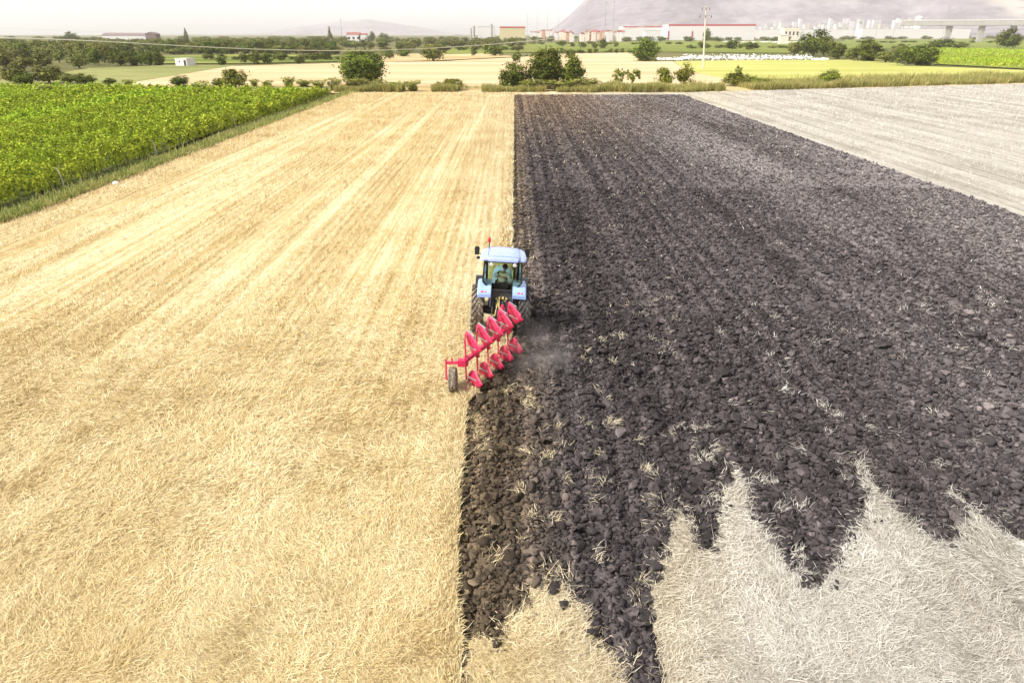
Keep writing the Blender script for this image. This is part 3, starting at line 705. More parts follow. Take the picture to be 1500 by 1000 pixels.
# the far grove: scattered by distance behind the clearing
def grove(n, x0, x1, py0, py1, wpx, label, group, kinds, seed):
    q = random.Random(seed); rows = 5
    for k in range(n):
        py = py0+(py1-py0)*((k % rows)+q.random()*0.8)/rows; px = x0+(x1-x0)*(k+q.random())/n if rows == 1 else q.uniform(x0, x1)
        Y = Yof(py); wid = wpx*q.uniform(1.0, 1.9)/FPX*depth(Y, 0)
        plant(q.choice(kinds), Xof(px, Y), Y, min(wid, 18), q.uniform(5.5, 9.0), label, group)
grove(105, -30, 345, 65, 80, 17, 'olive tree in the wide grove below the skyline at left', 'olive trees of the left grove', ['olive', 'olive', 'olive', 'hedge'], 3)
grove(120, 330, 770, 60.5, 72, 15, 'olive tree in the grove below the skyline near the centre', 'olive trees of the middle grove', ['olive', 'olive', 'olive', 'hedge'], 4)
grove(48, 0, 160, 78, 92, 18, 'olive tree in the lower grove behind the vineyard at far left', 'olive trees of the lower left grove', ['olive', 'olive', 'hedge'], 5)
grove(75, 770, 1160, 56.5, 61.5, 13, 'small tree in the tree belt before the red roofed village', 'tree belt before the village', ['hedge', 'olive'], 6)
grove(75, 1140, 1520, 54.5, 59, 12, 'small tree in the tree belt before the white town', 'tree belt before the town', ['hedge', 'olive', 'olive'], 8)
grove(36, 240, 500, 73, 79, 13, 'dark tree in the hedge line below the power cable', 'hedge line below the cable', ['hedge', 'bush'], 9)
grove(75, -20, 800, 58.0, 60.5, 17, 'treetop of the most distant skyline belt', 'skyline belt', ['hedge', 'olive'], 10)

def hedge_line(n, x0, x1, py, wpx, label, group, seed, h0=1.6, h1=3.6):
    q = random.Random(seed)
    for k in range(n):
        px = x0+(x1-x0)*(k+q.random())/n; Y = Yof(py+q.uniform(-0.7, 0.7)); plant('hedge' if k % 3 else 'olive', Xof(px, Y), Y, wpx*q.uniform(0.8, 1.5)/FPX*depth(Y, 0), q.uniform(h0, h1), label, group, name='hedge_bush', cat='bush')
hedge_line(16, 800, 942, 78, 10, 'low bush of the dark hedge between the green strip and the cream field', 'low hedge of the green strip', 20)
hedge_line(18, 650, 1010, 65, 13, 'bush in the hedge across the middle of the distant green strip', 'hedge across the green strip', 21)
hedge_line(24, 245, 500, 79, 20, 'leafy bush of the hedge behind the light green strip', 'hedge behind the light green strip', 23, 3.5, 6)
hedge_line(13, 290, 505, 87, 13, 'low bush scattered over the light green strip by the cream field', 'bushes of the light green strip', 24, 1.5, 3.2)
hedge_line(16, 560, 770, 74, 17, 'bush between the tan slope and the olive grove', 'bushes behind the tan slope', 25, 2.5, 5)
hedge_line(15, 1000, 1200, 71, 13, 'bush beyond the white heap on the green field', 'bushes beyond the white heap', 26, 2, 4)
hedge_line(12, 1240, 1460, 63, 12, 'bush scattered on the far green field at right', 'bushes of the right far field', 22)
# ------------------------------------------------------------------ vineyards
def vine_row(name, label, group, P0, P1, dens, leaf, h=1.55, wd=0.75, posts=None, seed=0):
    P0, P1 = np.array(P0), np.array(P1); L = np.linalg.norm(P1-P0); n = int(L*dens)
    t = rng.random(n)**1.25; base = P0+(P1-P0)*t[:, None]; sz = np.interp(t, [0, 1], [leaf, leaf*1.9])
    dirv = (P1-P0)/L; nrm = np.array([-dirv[1], dirv[0]]); s = t*L
    hh = h*(0.62+0.75*vnoise(s*0.8, s*0+seed, seed)); ww = wd*(0.4+1.2*vnoise(s*0.6, s*0+seed+9, seed+5)); pk = np.abs(np.sin(math.pi*(s/1.35+vnoise(s*0.1, s*0, seed+3)*2)))**0.7; hh = hh*(0.50+0.72*pk); ww = ww*(0.42+0.75*pk)
    a = rng.uniform(0, math.pi, n); r = np.sqrt(rng.random(n))*0.35+0.65
    lat = np.cos(a)*ww*r; z = 0.45+np.sin(a)*(hh-0.45)*r+rng.normal(0, 0.08, n)
    z = np.where(np.abs(lat) > ww*0.75, z-rng.random(n)*0.3, z); z = np.maximum(z, 0.1)
    shoot = rng.random(n) < 0.12; z = z+shoot*rng.random(n)*0.5; lat = lat+shoot*rng.normal(0, 0.35, n)
    P = np.stack([base[:, 0]+nrm[0]*lat, base[:, 1]+nrm[1]*lat, z], 1)
    gap = vnoise(s*0.85, s*0+seed*3.7, seed+8); hole = (gap < 0.43) & (z > 0.55) & (rng.random(n) < 0.85)
    N = np.stack([nrm[0]*np.cos(a), nrm[1]*np.cos(a), np.sin(a)*0.9+0.1], 1)+rng.normal(size=(n, 3))*0.42
    P, N, sz = P[~hole], N[~hole], sz[~hole]; n = len(P)
    V, F = leaf_quads(P-np.array([P0[0], P0[1], 0]), N, sz*rng.uniform(0.6, 1.4, n), 1.15)
    r_ = thing(name, label, 'vine row', (P0[0], P0[1], 0), group=group)
    link('foliage', np_mesh('foliage', V, F, M['vine']), r_)
    if posts:
        for q in posts:
            b = MB(); p = dirv*q; b.tube([(p[0]+0.55, p[1], 0), (p[0]+0.5, p[1], 0.9), (p[0]+0.3, p[1], 1.45)], [0.055, 0.05, 0.04], 7); b.build('post', M['wood_post'], r_)
        b = MB()
        for q in np.arange(1.0, min(L, 60), 2.3):
            p = dirv*q; b.tube([(p[0], p[1], 0), (p[0]+0.1, p[1]+0.05, 0.4), (p[0]-0.05, p[1], 0.8)], [0.05, 0.04, 0.03], 6)
        b.build('vine_trunks', M['bark'], r_)['kind'] = 'stuff'
ORD = ['front', 'second', 'third', 'fourth', 'fifth', 'sixth', 'seventh', 'eighth']
for i in range(40):
    X = -37.1-2.35*i; y0 = max(34.0, abs(X)/0.80*1.06-14) if i else 34.0
    y0 = 34.0 if i < 2 else (abs(X)/0.76-4.6)/0.912-3
    y1 = 146+i*0.34
    if y1-y0 < 4: continue
    lab = ('front vine row with posts and trunks beside the stubble field' if i == 0 else f'{ORD[i]} vine row in from the stubble field edge') if i < 8 else 'green vine row deep in the left vineyard'
    vine_row('vine_row', lab, 'vine rows of the left vineyard', (X+rng.normal()*0.1, y0), (X, y1), 190 if i < 10 else (130 if i < 22 else 100), 0.17 if i < 10 else 0.22, h=1.4, wd=0.52, posts=(5.2, 10.5, 22, 38, 60, 90) if i == 0 else None, seed=i)
for i in range(13):
    py = 98-i*1.95 if i < 8 else 82.4-(i-8)*2.0
    x0 = 1370-i*0.6; a = G(x0, max(py-4, 73)); b = G(1560, py+1.5 if i else py+4)
    vine_row('vine_row', 'nearest bright green vine row of the right vineyard' if i == 0 else 'green vine row behind the front of the right vineyard', 'vine rows of the right vineyard', a, b, 46, 0.27, h=1.5, wd=1.0, seed=50+i)
M['vine_floor'] = field_mat('vineyard_floor', (0.035, 0.045, 0.012), (0.06, 0.07, 0.02), (0.10, 0.10, 0.035), (0.4, 0.05))
sheet('vineyard_ground', [(-700, 330), (-80, 330), (0, 318), (330, 186), (486, 133.5), (478, 131), (0, 127), (-400, 125)], M['vine_floor'], -0.02)
sheet('right_vineyard_ground', [(1368, 94), (1500, 101), (1900, 110), (1900, 73), (1362, 72)], M['green_field'], 0.044)

# grass: verge of the vineyard, headland strip
n = 42000; Y = 33+127*rng.random(n)**1.5; X = -33.3-np.abs(rng.normal(0, 0.9, n)); X = X+1.1*(fbm(Y*0.35, Y*0, 3, 5)-0.35)
V, F = blades(X, Y, np.full(n, -0.02), rng.lognormal(math.log(0.38), 0.35, n), rng.uniform(0, 6.28, n), rng.uniform(0.6, 1.5, n), 0.03*(1+Y/60))
M['verge'] = leafmat('verge_grass', ((0.11, 0.15, 0.028), (0.22, 0.255, 0.06), (0.44, 0.38, 0.15)), 0.3, 0.4)
tag(link('verge_grass', np_mesh('verge_grass', V, F, M['verge'])), 'green weeds and grass along the front of the vineyard', 'grass', kind='stuff')
lst = []
n = 90000; X = -38+178*rng.random(n); Y = END(X)+1.0+4.0*fbm(X*0.3, X*0, 3, 36)+np.abs(rng.normal(0, 1, n))*(4+6*np.clip((X-30)/60, 0, 1)); k = (vnoise(X*0.12, Y*0.05, 33) > 0.22) & ~((X > -25) & (np.abs(X+20.5) < 3.2)); X, Y = X[k], Y[k]
hgt = (1.25+0.35*np.clip((X-10)/70, 0, 1))*(0.3+1.4*fbm(X*0.22, Y*0.15, 3, 35))
lst.append(blades(X, Y, np.zeros(len(X)), hgt*rng.uniform(0.7, 1.4, len(X)), rng.uniform(0, 6.28, len(X)), rng.uniform(1.0, 1.5, len(X)), rng.uniform(0.05, 0.12, len(X))))
V, F = join(lst)
tag(link('tall_grass', np_mesh('tall_grass', V, F, M['dry_grass'])), 'tall drying grass strip along the far end of the field', 'grass', kind='stuff')

# white heap of plastic beyond the yellow field
b = []
for k in range(1500):
    px = 962+252*random.random(); py = 84.5+random.gauss(0, 2.0) if px > 1000 else 87+random.gauss(0, 1.0)
    if px > 1190: py = 87+random.gauss(0, 0.7)
    b.append((*G(px, min(max(py, 80), 88.5)), 0.12))
P = np.array(b); Vw, Fw = stamp(small, P, rng.lognormal(math.log(0.38), 0.45, len(P)), 0.45)
tag(link('plastic_heap', np_mesh('plastic_heap', Vw, Fw, M['plastic_white'])), 'long broken strip of white sheeting and rubble behind the yellow field', 'white heap', kind='stuff')
b = []
for k in range(260):
    px = 1058+115*random.random(); b.append((*G(px, 62+random.gauss(0, 0.35)), 0.2))
P = np.array(b); Vw, Fw = stamp(small, P, rng.uniform(0.6, 1.4, len(P)), 0.5)
tag(link('plastic_heap', np_mesh('plastic_heap', Vw, Fw, M['plastic_white'])), 'thin distant strip of white sheeting beyond the green field', 'white heap', kind='stuff')
for px, py, r, lab in ((170, 271, 0.28, 'white stone lying at the edge of the vineyard verge'),):
    X, Y = G(px, py); m = MB(); m.sphere((0, 0, 0.12), r, (1, 0.8, 0.7)); o = m.build('stone', M['white'], loc=(X, Y, 0)); tag(o, lab, 'stone')

# ------------------------------------------------------------------ buildings
def gable(b, x0, x1, y0, y1, z0, z1, axis='x', over=0.3):
    x0 -= over; x1 += over; y0 -= over; y1 += over
    if axis == 'x': ym = (y0+y1)/2; Vv = [(x0, y0, z0), (x1, y0, z0), (x1, y1, z0), (x0, y1, z0), (x0, ym, z1), (x1, ym, z1)]; Ff = [(0, 1, 5, 4), (2, 3, 4, 5), (0, 4, 3), (1, 2, 5), (0, 3, 2, 1)]
    else: xm = (x0+x1)/2; Vv = [(x0, y0, z0), (x1, y0, z0), (x1, y1, z0), (x0, y1, z0), (xm, y0, z1), (xm, y1, z1)]; Ff = [(0, 4, 5, 3), (1, 2, 5, 4), (0, 1, 4), (2, 3, 5), (0, 3, 2, 1)]
    b.poly(Vv, Ff)
def building(name, label, cat, px0, px1, pytop, Y, dep_, wall, roof, roof_h=0.0, z0=0.0, group=None, windows=0, axis='x', fascia=None):
    X0, X1 = Xof(px0, Y, 5), Xof(px1, Y, 5); top = Zof(pytop, Y); W = X1-X0
    r = thing(name, label, cat, ((X0+X1)/2, Y, z0), group=group); h = top-z0-roof_h
    m = MB(); m.box((0, dep_/2, h/2-0.5), (W, dep_, h+1)); m.build('wall', wall, r)
    m = MB()
    if roof_h > 0: gable(m, -W/2, W/2, 0, dep_, h+0.003, h+roof_h, axis, 0.4)
    else: m.box((0, dep_/2, h+0.15), (W+0.5, dep_+0.5, 0.3))
    m.build('roof', roof, r)
    if fascia:
        m = MB(); m.box((0, -0.15, h-fascia[1]/2), (W*1.001, 0.3, fascia[1])); m.build('fascia', fascia[0], r)
    for k in range(windows):
        wx = -W/2+W*(k+0.5)/windows; m = MB(); m.box((wx, -0.03, h*0.55), (W/windows*0.45, 0.1, h*0.3)); m.build('window', M['dark_open'], r)
    return r
# white hut on the pasture
X, Y = G(255, 96.5); X1, _ = G(277, 96.5); W = X1-X
hut = thing('hut', 'small white hut with a dark doorway on the green pasture', 'hut', ((X+X1)/2, Y, 0), (0, 0, math.radians(-22)))
m = MB(); m.box((0, 2.2, 1.25), (W*1.0, 4.4, 2.5)); m.build('wall', M['white'], hut)
m = MB(); m.box((0, 2.2, 2.6), (W*1.06, 4.7, 0.18)); m.build('roof', M['cream'], hut)
m = MB(); m.box((W*0.34, -0.02, 1.0), (1.1, 0.1, 2.0)); m.build('door', M['dark_open'], hut)
m = MB(); m.box((-W*0.12, -0.02, 1.5), (0.6, 0.1, 0.6)); m.build('window', M['dark_open'], hut)
# long shed on the left skyline
sh = building('shed', 'long low shed with mauve roof on the left skyline', 'shed', 150, 216, 48.5, 900, 14, M['white'], M['roof_mauve'], 2.6)
building('barn', 'taller mauve barn at the right end of the long shed', 'barn', 214, 229, 47, 895, 12, M['roof_mauve'], M['roof_mauve'], 2.0, axis='y')
building('house', 'wide red roofed white house on the skyline above the large round tree', 'house', 508, 528, 47.5, 1100, 10, M['white'], M['roof_red'], 3.0, windows=3)
building('house', 'low orange roofed annex right of the wide red roofed house', 'house', 526, 537, 49, 1100, 10, M['white'], M['roof_red'], 2.0)
fa = building('factory', 'yellow factory hall with a dark red roof edge on the skyline', 'factory', 732, 769.5, 39.5, 1300, 30, M['ochre'], M['roof_mauve'], 0, fascia=(M['red_trim'], 1.8))
building('factory', 'white factory hall left of the yellow one', 'factory', 700, 724, 39.5, 1400, 25, M['white'], M['roof_grey'], 0)
for px, t_, wd, l in ((690, 41, 1.6, 'slim silo stack left of the white factory hall'), (694, 38, 2.6, 'grey silo stack beside the white factory hall'), (720, 35, 2.2, 'tall grey stack between the two factory halls')):
    X = Xof(px, 1390, 5); zt = Zof(t_, 1390); m = MB(); m.tube([(0, 0, 0), (0, 0, zt*0.96), (0, 0, zt)], [wd, wd, wd*0.6], 12); tag(m.build('silo', M['concrete'], loc=(X, 1390, 0)), l, 'silo')
wh = building('warehouse', 'very long white warehouse with red roof edge beneath the mountain', 'warehouse', 978, 1105, 36, 1500, 60, M['white'], M['roof_grey'], 0, fascia=(M['red_trim'], 2.6))
for px in (978.5, 1013.5):
    m = MB(); m.box((Xof(px, 1500, 5)-wh.location.x, -0.6, 8), (2.4, 0.5, 17)); m.build('pillar', M['red_trim'], wh)
building('warehouse', 'white warehouse with a thin red roof edge left of the longest one', 'warehouse', 912, 975, 39, 1560, 60, M['white'], M['roof_grey'], 0, fascia=(M['red_trim'], 1.6))
building('warehouse', 'low white annex with a flat grey roof before the warehouses', 'warehouse', 944, 968, 45.5, 1350, 20, M['white'], M['roof_grey'], 0)
q = random.Random(2)
vill = [(q.uniform(832, 912), q.uniform(1150, 1500)) for _ in range(38)] + [(q.uniform(775, 835), q.uniform(1450, 1700)) for _ in range(14)]
for k, (px, Y) in enumerate(sorted(vill, key=lambda v: -v[1])):
    wpx = q.uniform(3, 6); wall = q.choice(['white', 'white', 'orange_wall', 'cream', 'orange_wall'])
    building('house', {'white': 'white house with a red roof in the far village', 'orange_wall': 'orange house with a red roof in the far village', 'cream': 'cream house with a red roof in the far village'}[wall], 'house',
             px, px+wpx, q.uniform(43.5, 47.5), Y, 9, M[wall], M['roof_red'], q.uniform(1.5, 2.6), group=f'{wall.split("_")[0]} village houses', axis=q.choice('xy'))
# ------------------------------------------------------------------ mountain and hills
def sstep(v, a, b): t = np.clip((v-a)/(b-a), 0, 1); return t*t*(3-2*t)
def mountain_h(x, y):
    px = 750+x/(0.912*5000)*1000
    prof = np.interp(px, [780, 800, 815, 830, 845, 860, 890, 950, 1050, 1300, 1700, 2300], [0, 8, 45, 98, 160, 224, 330, 460, 520, 540, 560, 400])
    rise = sstep(y, 3300, 5000)*(1-0.4*sstep(y, 5200, 7000))
    rg = 1+0.30*(fbm(x/420+3, y/700, 5, 90)-0.47)+0.25*(np.abs(fbm(x/260, y/900+7, 4, 95)-0.47))-0.35*sstep(prof, 20, 200)*np.abs(fbm(x/150+2, y/600+3, 4, 96)-0.47)
    h1 = prof*rise*rg
    p2 = np.interp(x, [1250, 1800, 2150, 2700, 4500], [0, 10, 170, 300, 330])*sstep(y, 3000, 3900)*(0.75+0.55*fbm(x/200, y/260, 4, 97))
    t0 = 26*sstep(y, 2650, 3300)*sstep(x, 800, 1100)
    return np.maximum(np.maximum(h1, p2), t0) - 3*(1-sstep(y, 2650, 2900))-0.5
mx = np.linspace(-100, 7500, 230); my = np.linspace(2600, 7000, 120); MX, MY = np.meshgrid(mx, my)
MV = np.stack([MX.ravel(), MY.ravel(), mountain_h(MX, MY).ravel()], 1); W = len(mx)
jj, ii = np.meshgrid(np.arange(len(my)-1), np.arange(W-1), indexing='ij'); jj, ii = jj.ravel(), ii.ravel()
def mount_mat():
    t = NT('mountain_rock'); p = t.pos(); x, y, z = t.sep(p)
    n = t.noise(p, 0.004, 6, 0.65); n2 = t.noise(p, 0.02, 5, 0.65)
    col = t.ramp(t.math('ADD', t.math('MULTIPLY', n, 0.6), t.math('MULTIPLY', n2, 0.4)), [(0.38, (0.125, 0.105, 0.12)), (0.5, (0.185, 0.16, 0.178)), (0.62, (0.26, 0.235, 0.245))])
    q1 = t.math('MULTIPLY', t.math('MULTIPLY', t.range(x, 2180, 2330), t.range(x, 2440, 2380)), t.math('MULTIPLY', t.range(z, 55, 90), t.range(z, 220, 170)))
    q1 = t.math('MULTIPLY', q1, t.range(t.noise(t.mapped(p, (0.004, 0.004, 0.022)), 1.0, 4), 0.42, 0.52))
    t.color(t.mix(q1, col, (0.33, 0.295, 0.27))); t.set(0.95, 0, 0.1); return t.m
M['mount'] = mount_mat()
structure(link('mountain', np_mesh('mountain', MV, np.stack([jj*W+ii, jj*W+ii+1, (jj+1)*W+ii+1, (jj+1)*W+ii], 1), M['mount'], True)))
hx = np.linspace(-4200, -600, 80); hy = np.linspace(7600, 9400, 16); HX, HY = np.meshgrid(hx, hy)
HP = np.interp(750+HX/(0.912*8500)*1000, [300, 390, 450, 500, 540, 580, 620, 680], [0, 15, 90, 135, 165, 130, 70, 0])
HZ = HP*np.sin(np.clip((HY-7600)/1800, 0, 1)*math.pi)*(0.85+0.3*fbm(HX/300, HY/300, 3, 77))-1
W = len(hx); jj, ii = np.meshgrid(np.arange(len(hy)-1), np.arange(W-1), indexing='ij'); jj, ii = jj.ravel(), ii.ravel()
structure(link('hill', np_mesh('hill', np.stack([HX.ravel(), HY.ravel(), HZ.ravel()], 1), np.stack([jj*W+ii, jj*W+ii+1, (jj+1)*W+ii+1, (jj+1)*W+ii], 1), M['mount'], True)))

# white town at the mountain foot
q = random.Random(12)
def town(px, wpx, pytop, Y, wall, label, group):
    X = Xof(px, Y, 10); z0 = float(mountain_h(np.array([X]), np.array([Y]))[0]) if Y > 2650 else 0.0
    building('apartment_block', label, 'building', px, px+wpx, pytop, Y, 16, M['town_'+wall], M['roof_grey'], 0, z0=min(z0, Zof(pytop, Y)-6), group=group)
for k in range(95):
    px = q.choice([q.uniform(1108, 1175), q.uniform(1160, 1345), q.uniform(1160, 1345)]); Y = q.uniform(2300, 3150)
    wl_ = q.choice(['white', 'white', 'white', 'cream'])
    town(px, q.uniform(3, 7), q.uniform(32, 43) if px < 1165 else (q.uniform(27, 34) if k % 6 == 0 else q.uniform(34, 44)), Y, wl_, f'{wl_} flat roofed block in the far town under the mountain', f'{wl_} town blocks')
for k in range(7):
    town(1228+k*5.2+q.uniform(-.5, .5), 2.4, q.uniform(27, 33), 2700+q.uniform(0, 200), 'white', 'narrow white tower of the close row in the far town', 'narrow white towers')
building('warehouse', 'long white hall in front of the far town', 'warehouse', 1105, 1260, 43.5, 2000, 40, M['white'], M['roof_grey'], 0)
building('warehouse', 'second long white hall right of the far town', 'warehouse', 1262, 1420, 42.5, 1950, 40, M['white'], M['roof_grey'], 0)
building('warehouse', 'half open grey hall with dark bays before the far town', 'warehouse', 1148, 1170, 41, 1500, 25, M['cream'], M['roof_grey'], 0, windows=4)
building('house', 'small cream house among the trees before the far town', 'house', 1143, 1155, 50, 900, 8, M['cream'], M['roof_grey'], 1.5)
dm = thing('water_tank', 'tall white round topped tank right of the far town', 'tank', (Xof(1341.5, 2100, 10), 2100, 0))
zt = Zof(23.5, 2100); R_ = 5.5/FPX*depth(2100, 10)
m = MB(); m.tube([(0, 0, 0), (0, 0, zt-R_*0.8)], R_, 24); m.build('wall', M['white'], dm, True)
m = MB(); m.tube([(0, 0, zt-R_*0.8+0.003), (0, 0, zt-R_*0.4), (0, 0, zt-R_*0.12), (0, 0, zt)], [R_*1.02, R_*0.88, R_*0.5, 0.1], 24); m.build('dome', M['white'], dm, True)
# viaduct at right
vd = thing('viaduct', 'pale concrete motorway viaduct on piers at the right edge', 'viaduct', (Xof(1500, 1200, 10), 1200, 0))
za, zb = Zof(30.5, 1200), Zof(38, 1200)
m = MB(); m.bar((-170, 60, (za+zb)/2+0.5), (160, -30, (za+zb)/2+0.5), 14, za-zb, 0.4); m.build('deck', M['concrete'], vd)
m = MB(); m.bar((-170, 52.5, za+1.1), (160, -37.5, za+1.1), 0.3, 1.2); m.build('parapet', M['white'], vd)
for px in (1410, 1452, 1492, 1530):
    xx = Xof(px, 1200, 10)-vd.location.x; yy = 60-(xx+170)/330*90
    m = MB(); m.box((xx, yy, zb/2-0.3), (9, 4, zb+0.6), None, 0.3); m.build('pier', M['concrete'], vd)
# masts and lamp posts
def mast(px, top, Y, r, label, kind='mast', group=None, arm=False):
    X = Xof(px, Y, 8); z = Zof(top, Y); t_ = thing('lamp_post' if kind == 'lamp' else 'mast', label, 'lamp post' if kind == 'lamp' else 'mast', (X, Y, 0), group=group)
    m = MB(); m.tube([(0, 0, 0), (0, 0, z*0.6), (0, 0, z)], [r, r*0.8, r*0.5], 6); m.build('pole', M['galv'], t_)
    if arm: m = MB(); m.box((0, 0, z+0.2), (r*5, r*3, r*2.2)); m.build('head', M['galv'], t_)
for px, top in ((772.5, 22), (786.5, 18), (801.5, 16), (818, 15), (858, 9)): mast(px, top, 1150, 0.22, 'tall slim floodlight mast between the yellow factory and the mountain foot', 'lamp', 'slim floodlight masts', True)
mast(885.5, 4, 1000, 0.42, 'left of two tall dark masts in front of the mountain', arm=True); mast(897.5, 3, 1000, 0.42, 'right of two tall dark masts in front of the mountain', arm=True)
mast(501, 30, 1000, 0.35, 'skyline antenna mast above the large round tree', arm=True)
for px, top in ((1283, 9), (1308, 14), (1381, 6), (1176, 14)): mast(px, top, 1900, 0.5, 'faint pale mast rising among the far town roofs', group='faint masts of the town')

# ------------------------------------------------------------------ utility pole and cables
PX, PY_ = G(1030, 100.5); pole = thing('utility_pole', 'pale utility pole with two crossarms at the yellow field corner', 'utility pole', (PX, PY_, 0))
zt = Zof(9, PY_); tx = Xof(1034.2, PY_, zt)-PX
m = MB(); m.tube([(0, 0, -0.3), (tx*0.5, 0, zt*0.5), (tx, 0, zt)], [0.34, 0.28, 0.2], 10); m.build('pole', M['wood_post'], pole)
for zz, wd in ((Zof(11.5, PY_), 2.9), (Zof(22.5, PY_), 4.4)):
    f = zz/zt*tx; m = MB(); m.box((f, -0.25, zz), (wd, 0.2, 0.22)); m.build('crossarm', M['galv'], pole)
    for s in (-1, 0, 1):
        m = MB(); m.tube([(f+s*wd*0.45, -0.25, zz-0.12), (f+s*wd*0.45, -0.25, zz-0.4), (f+s*wd*0.45, -0.25, zz-0.9)], [0.12, 0.2, 0.12], 8); m.build('insulator', M['roof_mauve'], pole)
def cable(pts, r, label, group=None):
    P = []
    for (px, py, Y) in pts:
        z = Zof(py, Y); P.append((Xof(px, Y, z), Y, z))
    ctrl = np.array(P); t = np.linspace(0, 1, len(P)); tt = np.linspace(0, 1, 50); cf = [np.polyfit(t, ctrl[:, k], min(3, len(P)-1)) for k in range(3)]
    pts2 = [tuple(np.polyval(cf[k], u) for k in range(3)) for u in tt]
    m = MB(); m.tube(pts2, r, 6); tag(m.build('power_cable', M['wire']), label, 'cable', group)
cable([(-60, 54, 95), (60, 60.5, 100), (200, 67.5, 108), (375, 73, 120), (520, 72, 138), (640, 67, 160), (760, 61, 190), (880, 51, 225), (1034, 24, PY_)], 0.075, 'pale power cable sagging across the left half above the grove')
cable([(-60, 42, 100), (100, 46.5, 106), (300, 50, 118), (520, 48, 140), (800, 36, 200), (1034, 13, PY_)], 0.012, 'fine upper power line crossing the pale sky at left')

# ------------------------------------------------------------------ tractor
TX, TY = -0.52, 26.15
tr = thing('tractor', 'blue tractor with glazed cab pulling the red plough along the furrow', 'tractor', (TX, TY, -0.03), (0, math.radians(3.2), 0))
def wheel(name, x, y, R, Wd, mat, lugs, rim_r):
    s = 1 if x > 0 else -1; hw = Wd/2
    prof = [(-hw*0.7, rim_r), (-hw*0.98, rim_r+0.1*R), (-hw, R*0.80), (-hw*0.86, R*0.93), (-hw*0.45, R*0.965), (0, R*0.97), (hw*0.45, R*0.965), (hw*0.86, R*0.93), (hw, R*0.80), (hw*0.98, rim_r+0.1*R), (hw*0.7, rim_r)]
    wh_ = MB(); wh_.lathe_x(prof, (0, 0, 0), 44)
    for k in range(lugs):
        for sd_ in (-1, 1):
            a0 = (k+(0.5 if sd_ > 0 else 0))*2*math.pi/lugs; seg = []
            for i, t in enumerate((0.0, 0.5, 1.0)):
                xx = sd_*(0.02+t*hw*0.96); a = a0 + t*0.36*(1 if True else -1); rr = R*(0.97-0.07*max(0, t-0.55)); th = 0.055/R*(1+0.3*t)
                up = 0.05*R
                seg.append([(xx, (rr-0.02)*math.cos(a-th), (rr-0.02)*math.sin(a-th)), (xx, (rr+up)*math.cos(a-th*0.8), (rr+up)*math.sin(a-th*0.8)), (xx, (rr+up)*math.cos(a+th*0.8), (rr+up)*math.sin(a+th*0.8)), (xx, (rr-0.02)*math.cos(a+th), (rr-0.02)*math.sin(a+th))])
            vs_ = [p for q_ in seg for p in q_]
            wh_.poly(vs_, [(0, 4, 5, 1), (1, 5, 6, 2), (2, 6, 7, 3), (4, 8, 9, 5), (5, 9, 10, 6), (6, 10, 11, 7), (0, 1, 2, 3), (8, 11, 10, 9)])
    w0 = MB(); w0.lathe_x([(-0.05*s, 0.05), (-0.05*s, rim_r*0.45), (0.02*s, rim_r*0.6), (0.02*s, rim_r*0.85), (0.10*s, rim_r*0.95), (0.14*s, rim_r*1.02)], (0, 0, 0), 32)
    rim = w0.build('wheel', M['rim'], tr, True, (x, y, R*1.02))
    wh_.build('tyre', mat, rim)
    h_ = MB(); h_.tube([(-0.1*s, 0, 0), (0.12*s, 0, 0)], rim_r*0.3, 14); h_.build('hub', M['blue'], rim)
wheel('rear', -0.95, 0, 0.98, 0.48, M['tyre_straw'], 21, 0.55); wheel('rear', 0.95, 0, 0.98, 0.48, M['tyre'], 21, 0.55)
wheel('front', -0.95, 2.75, 0.68, 0.40, M['tyre_straw'], 17, 0.38); wheel('front', 0.95, 2.75, 0.68, 0.40, M['tyre'], 17, 0.38)
m = MB(); m.box((0, 0.8, 0.95), (0.56, 2.6, 0.62), None, 0.05); m.tube([(-0.8, 0, 0.98), (-0.4, 0, 0.98), (0.4, 0, 0.98), (0.8, 0, 0.98)], [0.14, 0.2, 0.2, 0.14], 12)
m.box((0, -0.36, 1.0), (0.5, 0.25, 0.75), None, 0.04); m.tube([(-0.8, 2.75, 0.68), (0.8, 2.75, 0.68)], 0.09, 10); m.box((0, 2.75, 0.85), (0.5, 1.2, 0.5), None, 0.04)
m.build('chassis', M['iron'], tr)
m = MB()   # bonnet, lofted
sec = []
for y, hw, zb_, zt_ in ((1.62, 0.42, 1.1, 2.05), (2.6, 0.40, 1.05, 1.98), (3.4, 0.36, 1.02, 1.82), (3.7, 0.30, 1.05, 1.6)):
    sec.append([(-hw, y, zb_), (-hw, y, zt_-0.16), (-hw*0.75, y, zt_-0.03), (0, y, zt_), (hw*0.75, y, zt_-0.03), (hw, y, zt_-0.16), (hw, y, zb_)])
vv = [p for s_ in sec for p in s_]; ff = [(i*7+k, i*7+k+1, (i+1)*7+k+1, (i+1)*7+k) for i in range(3) for k in range(6)]+[(0, 6, 5, 4, 3, 2, 1), (21, 22, 23, 24, 25, 26, 27)]
m.poly(vv, ff); m.build('bonnet', M['blue'], tr, True)
m = MB(); m.box((0, 3.72, 1.3), (0.5, 0.06, 0.46), None, 0.02); m.build('grille', M['black'], tr)
m = MB(); m.tube([(0.5, 1.75, 1.5), (0.5, 1.75, 2.9), (0.5, 1.68, 3.05)], [0.055, 0.05, 0.05], 10); m.build('exhaust', M['iron'], tr)
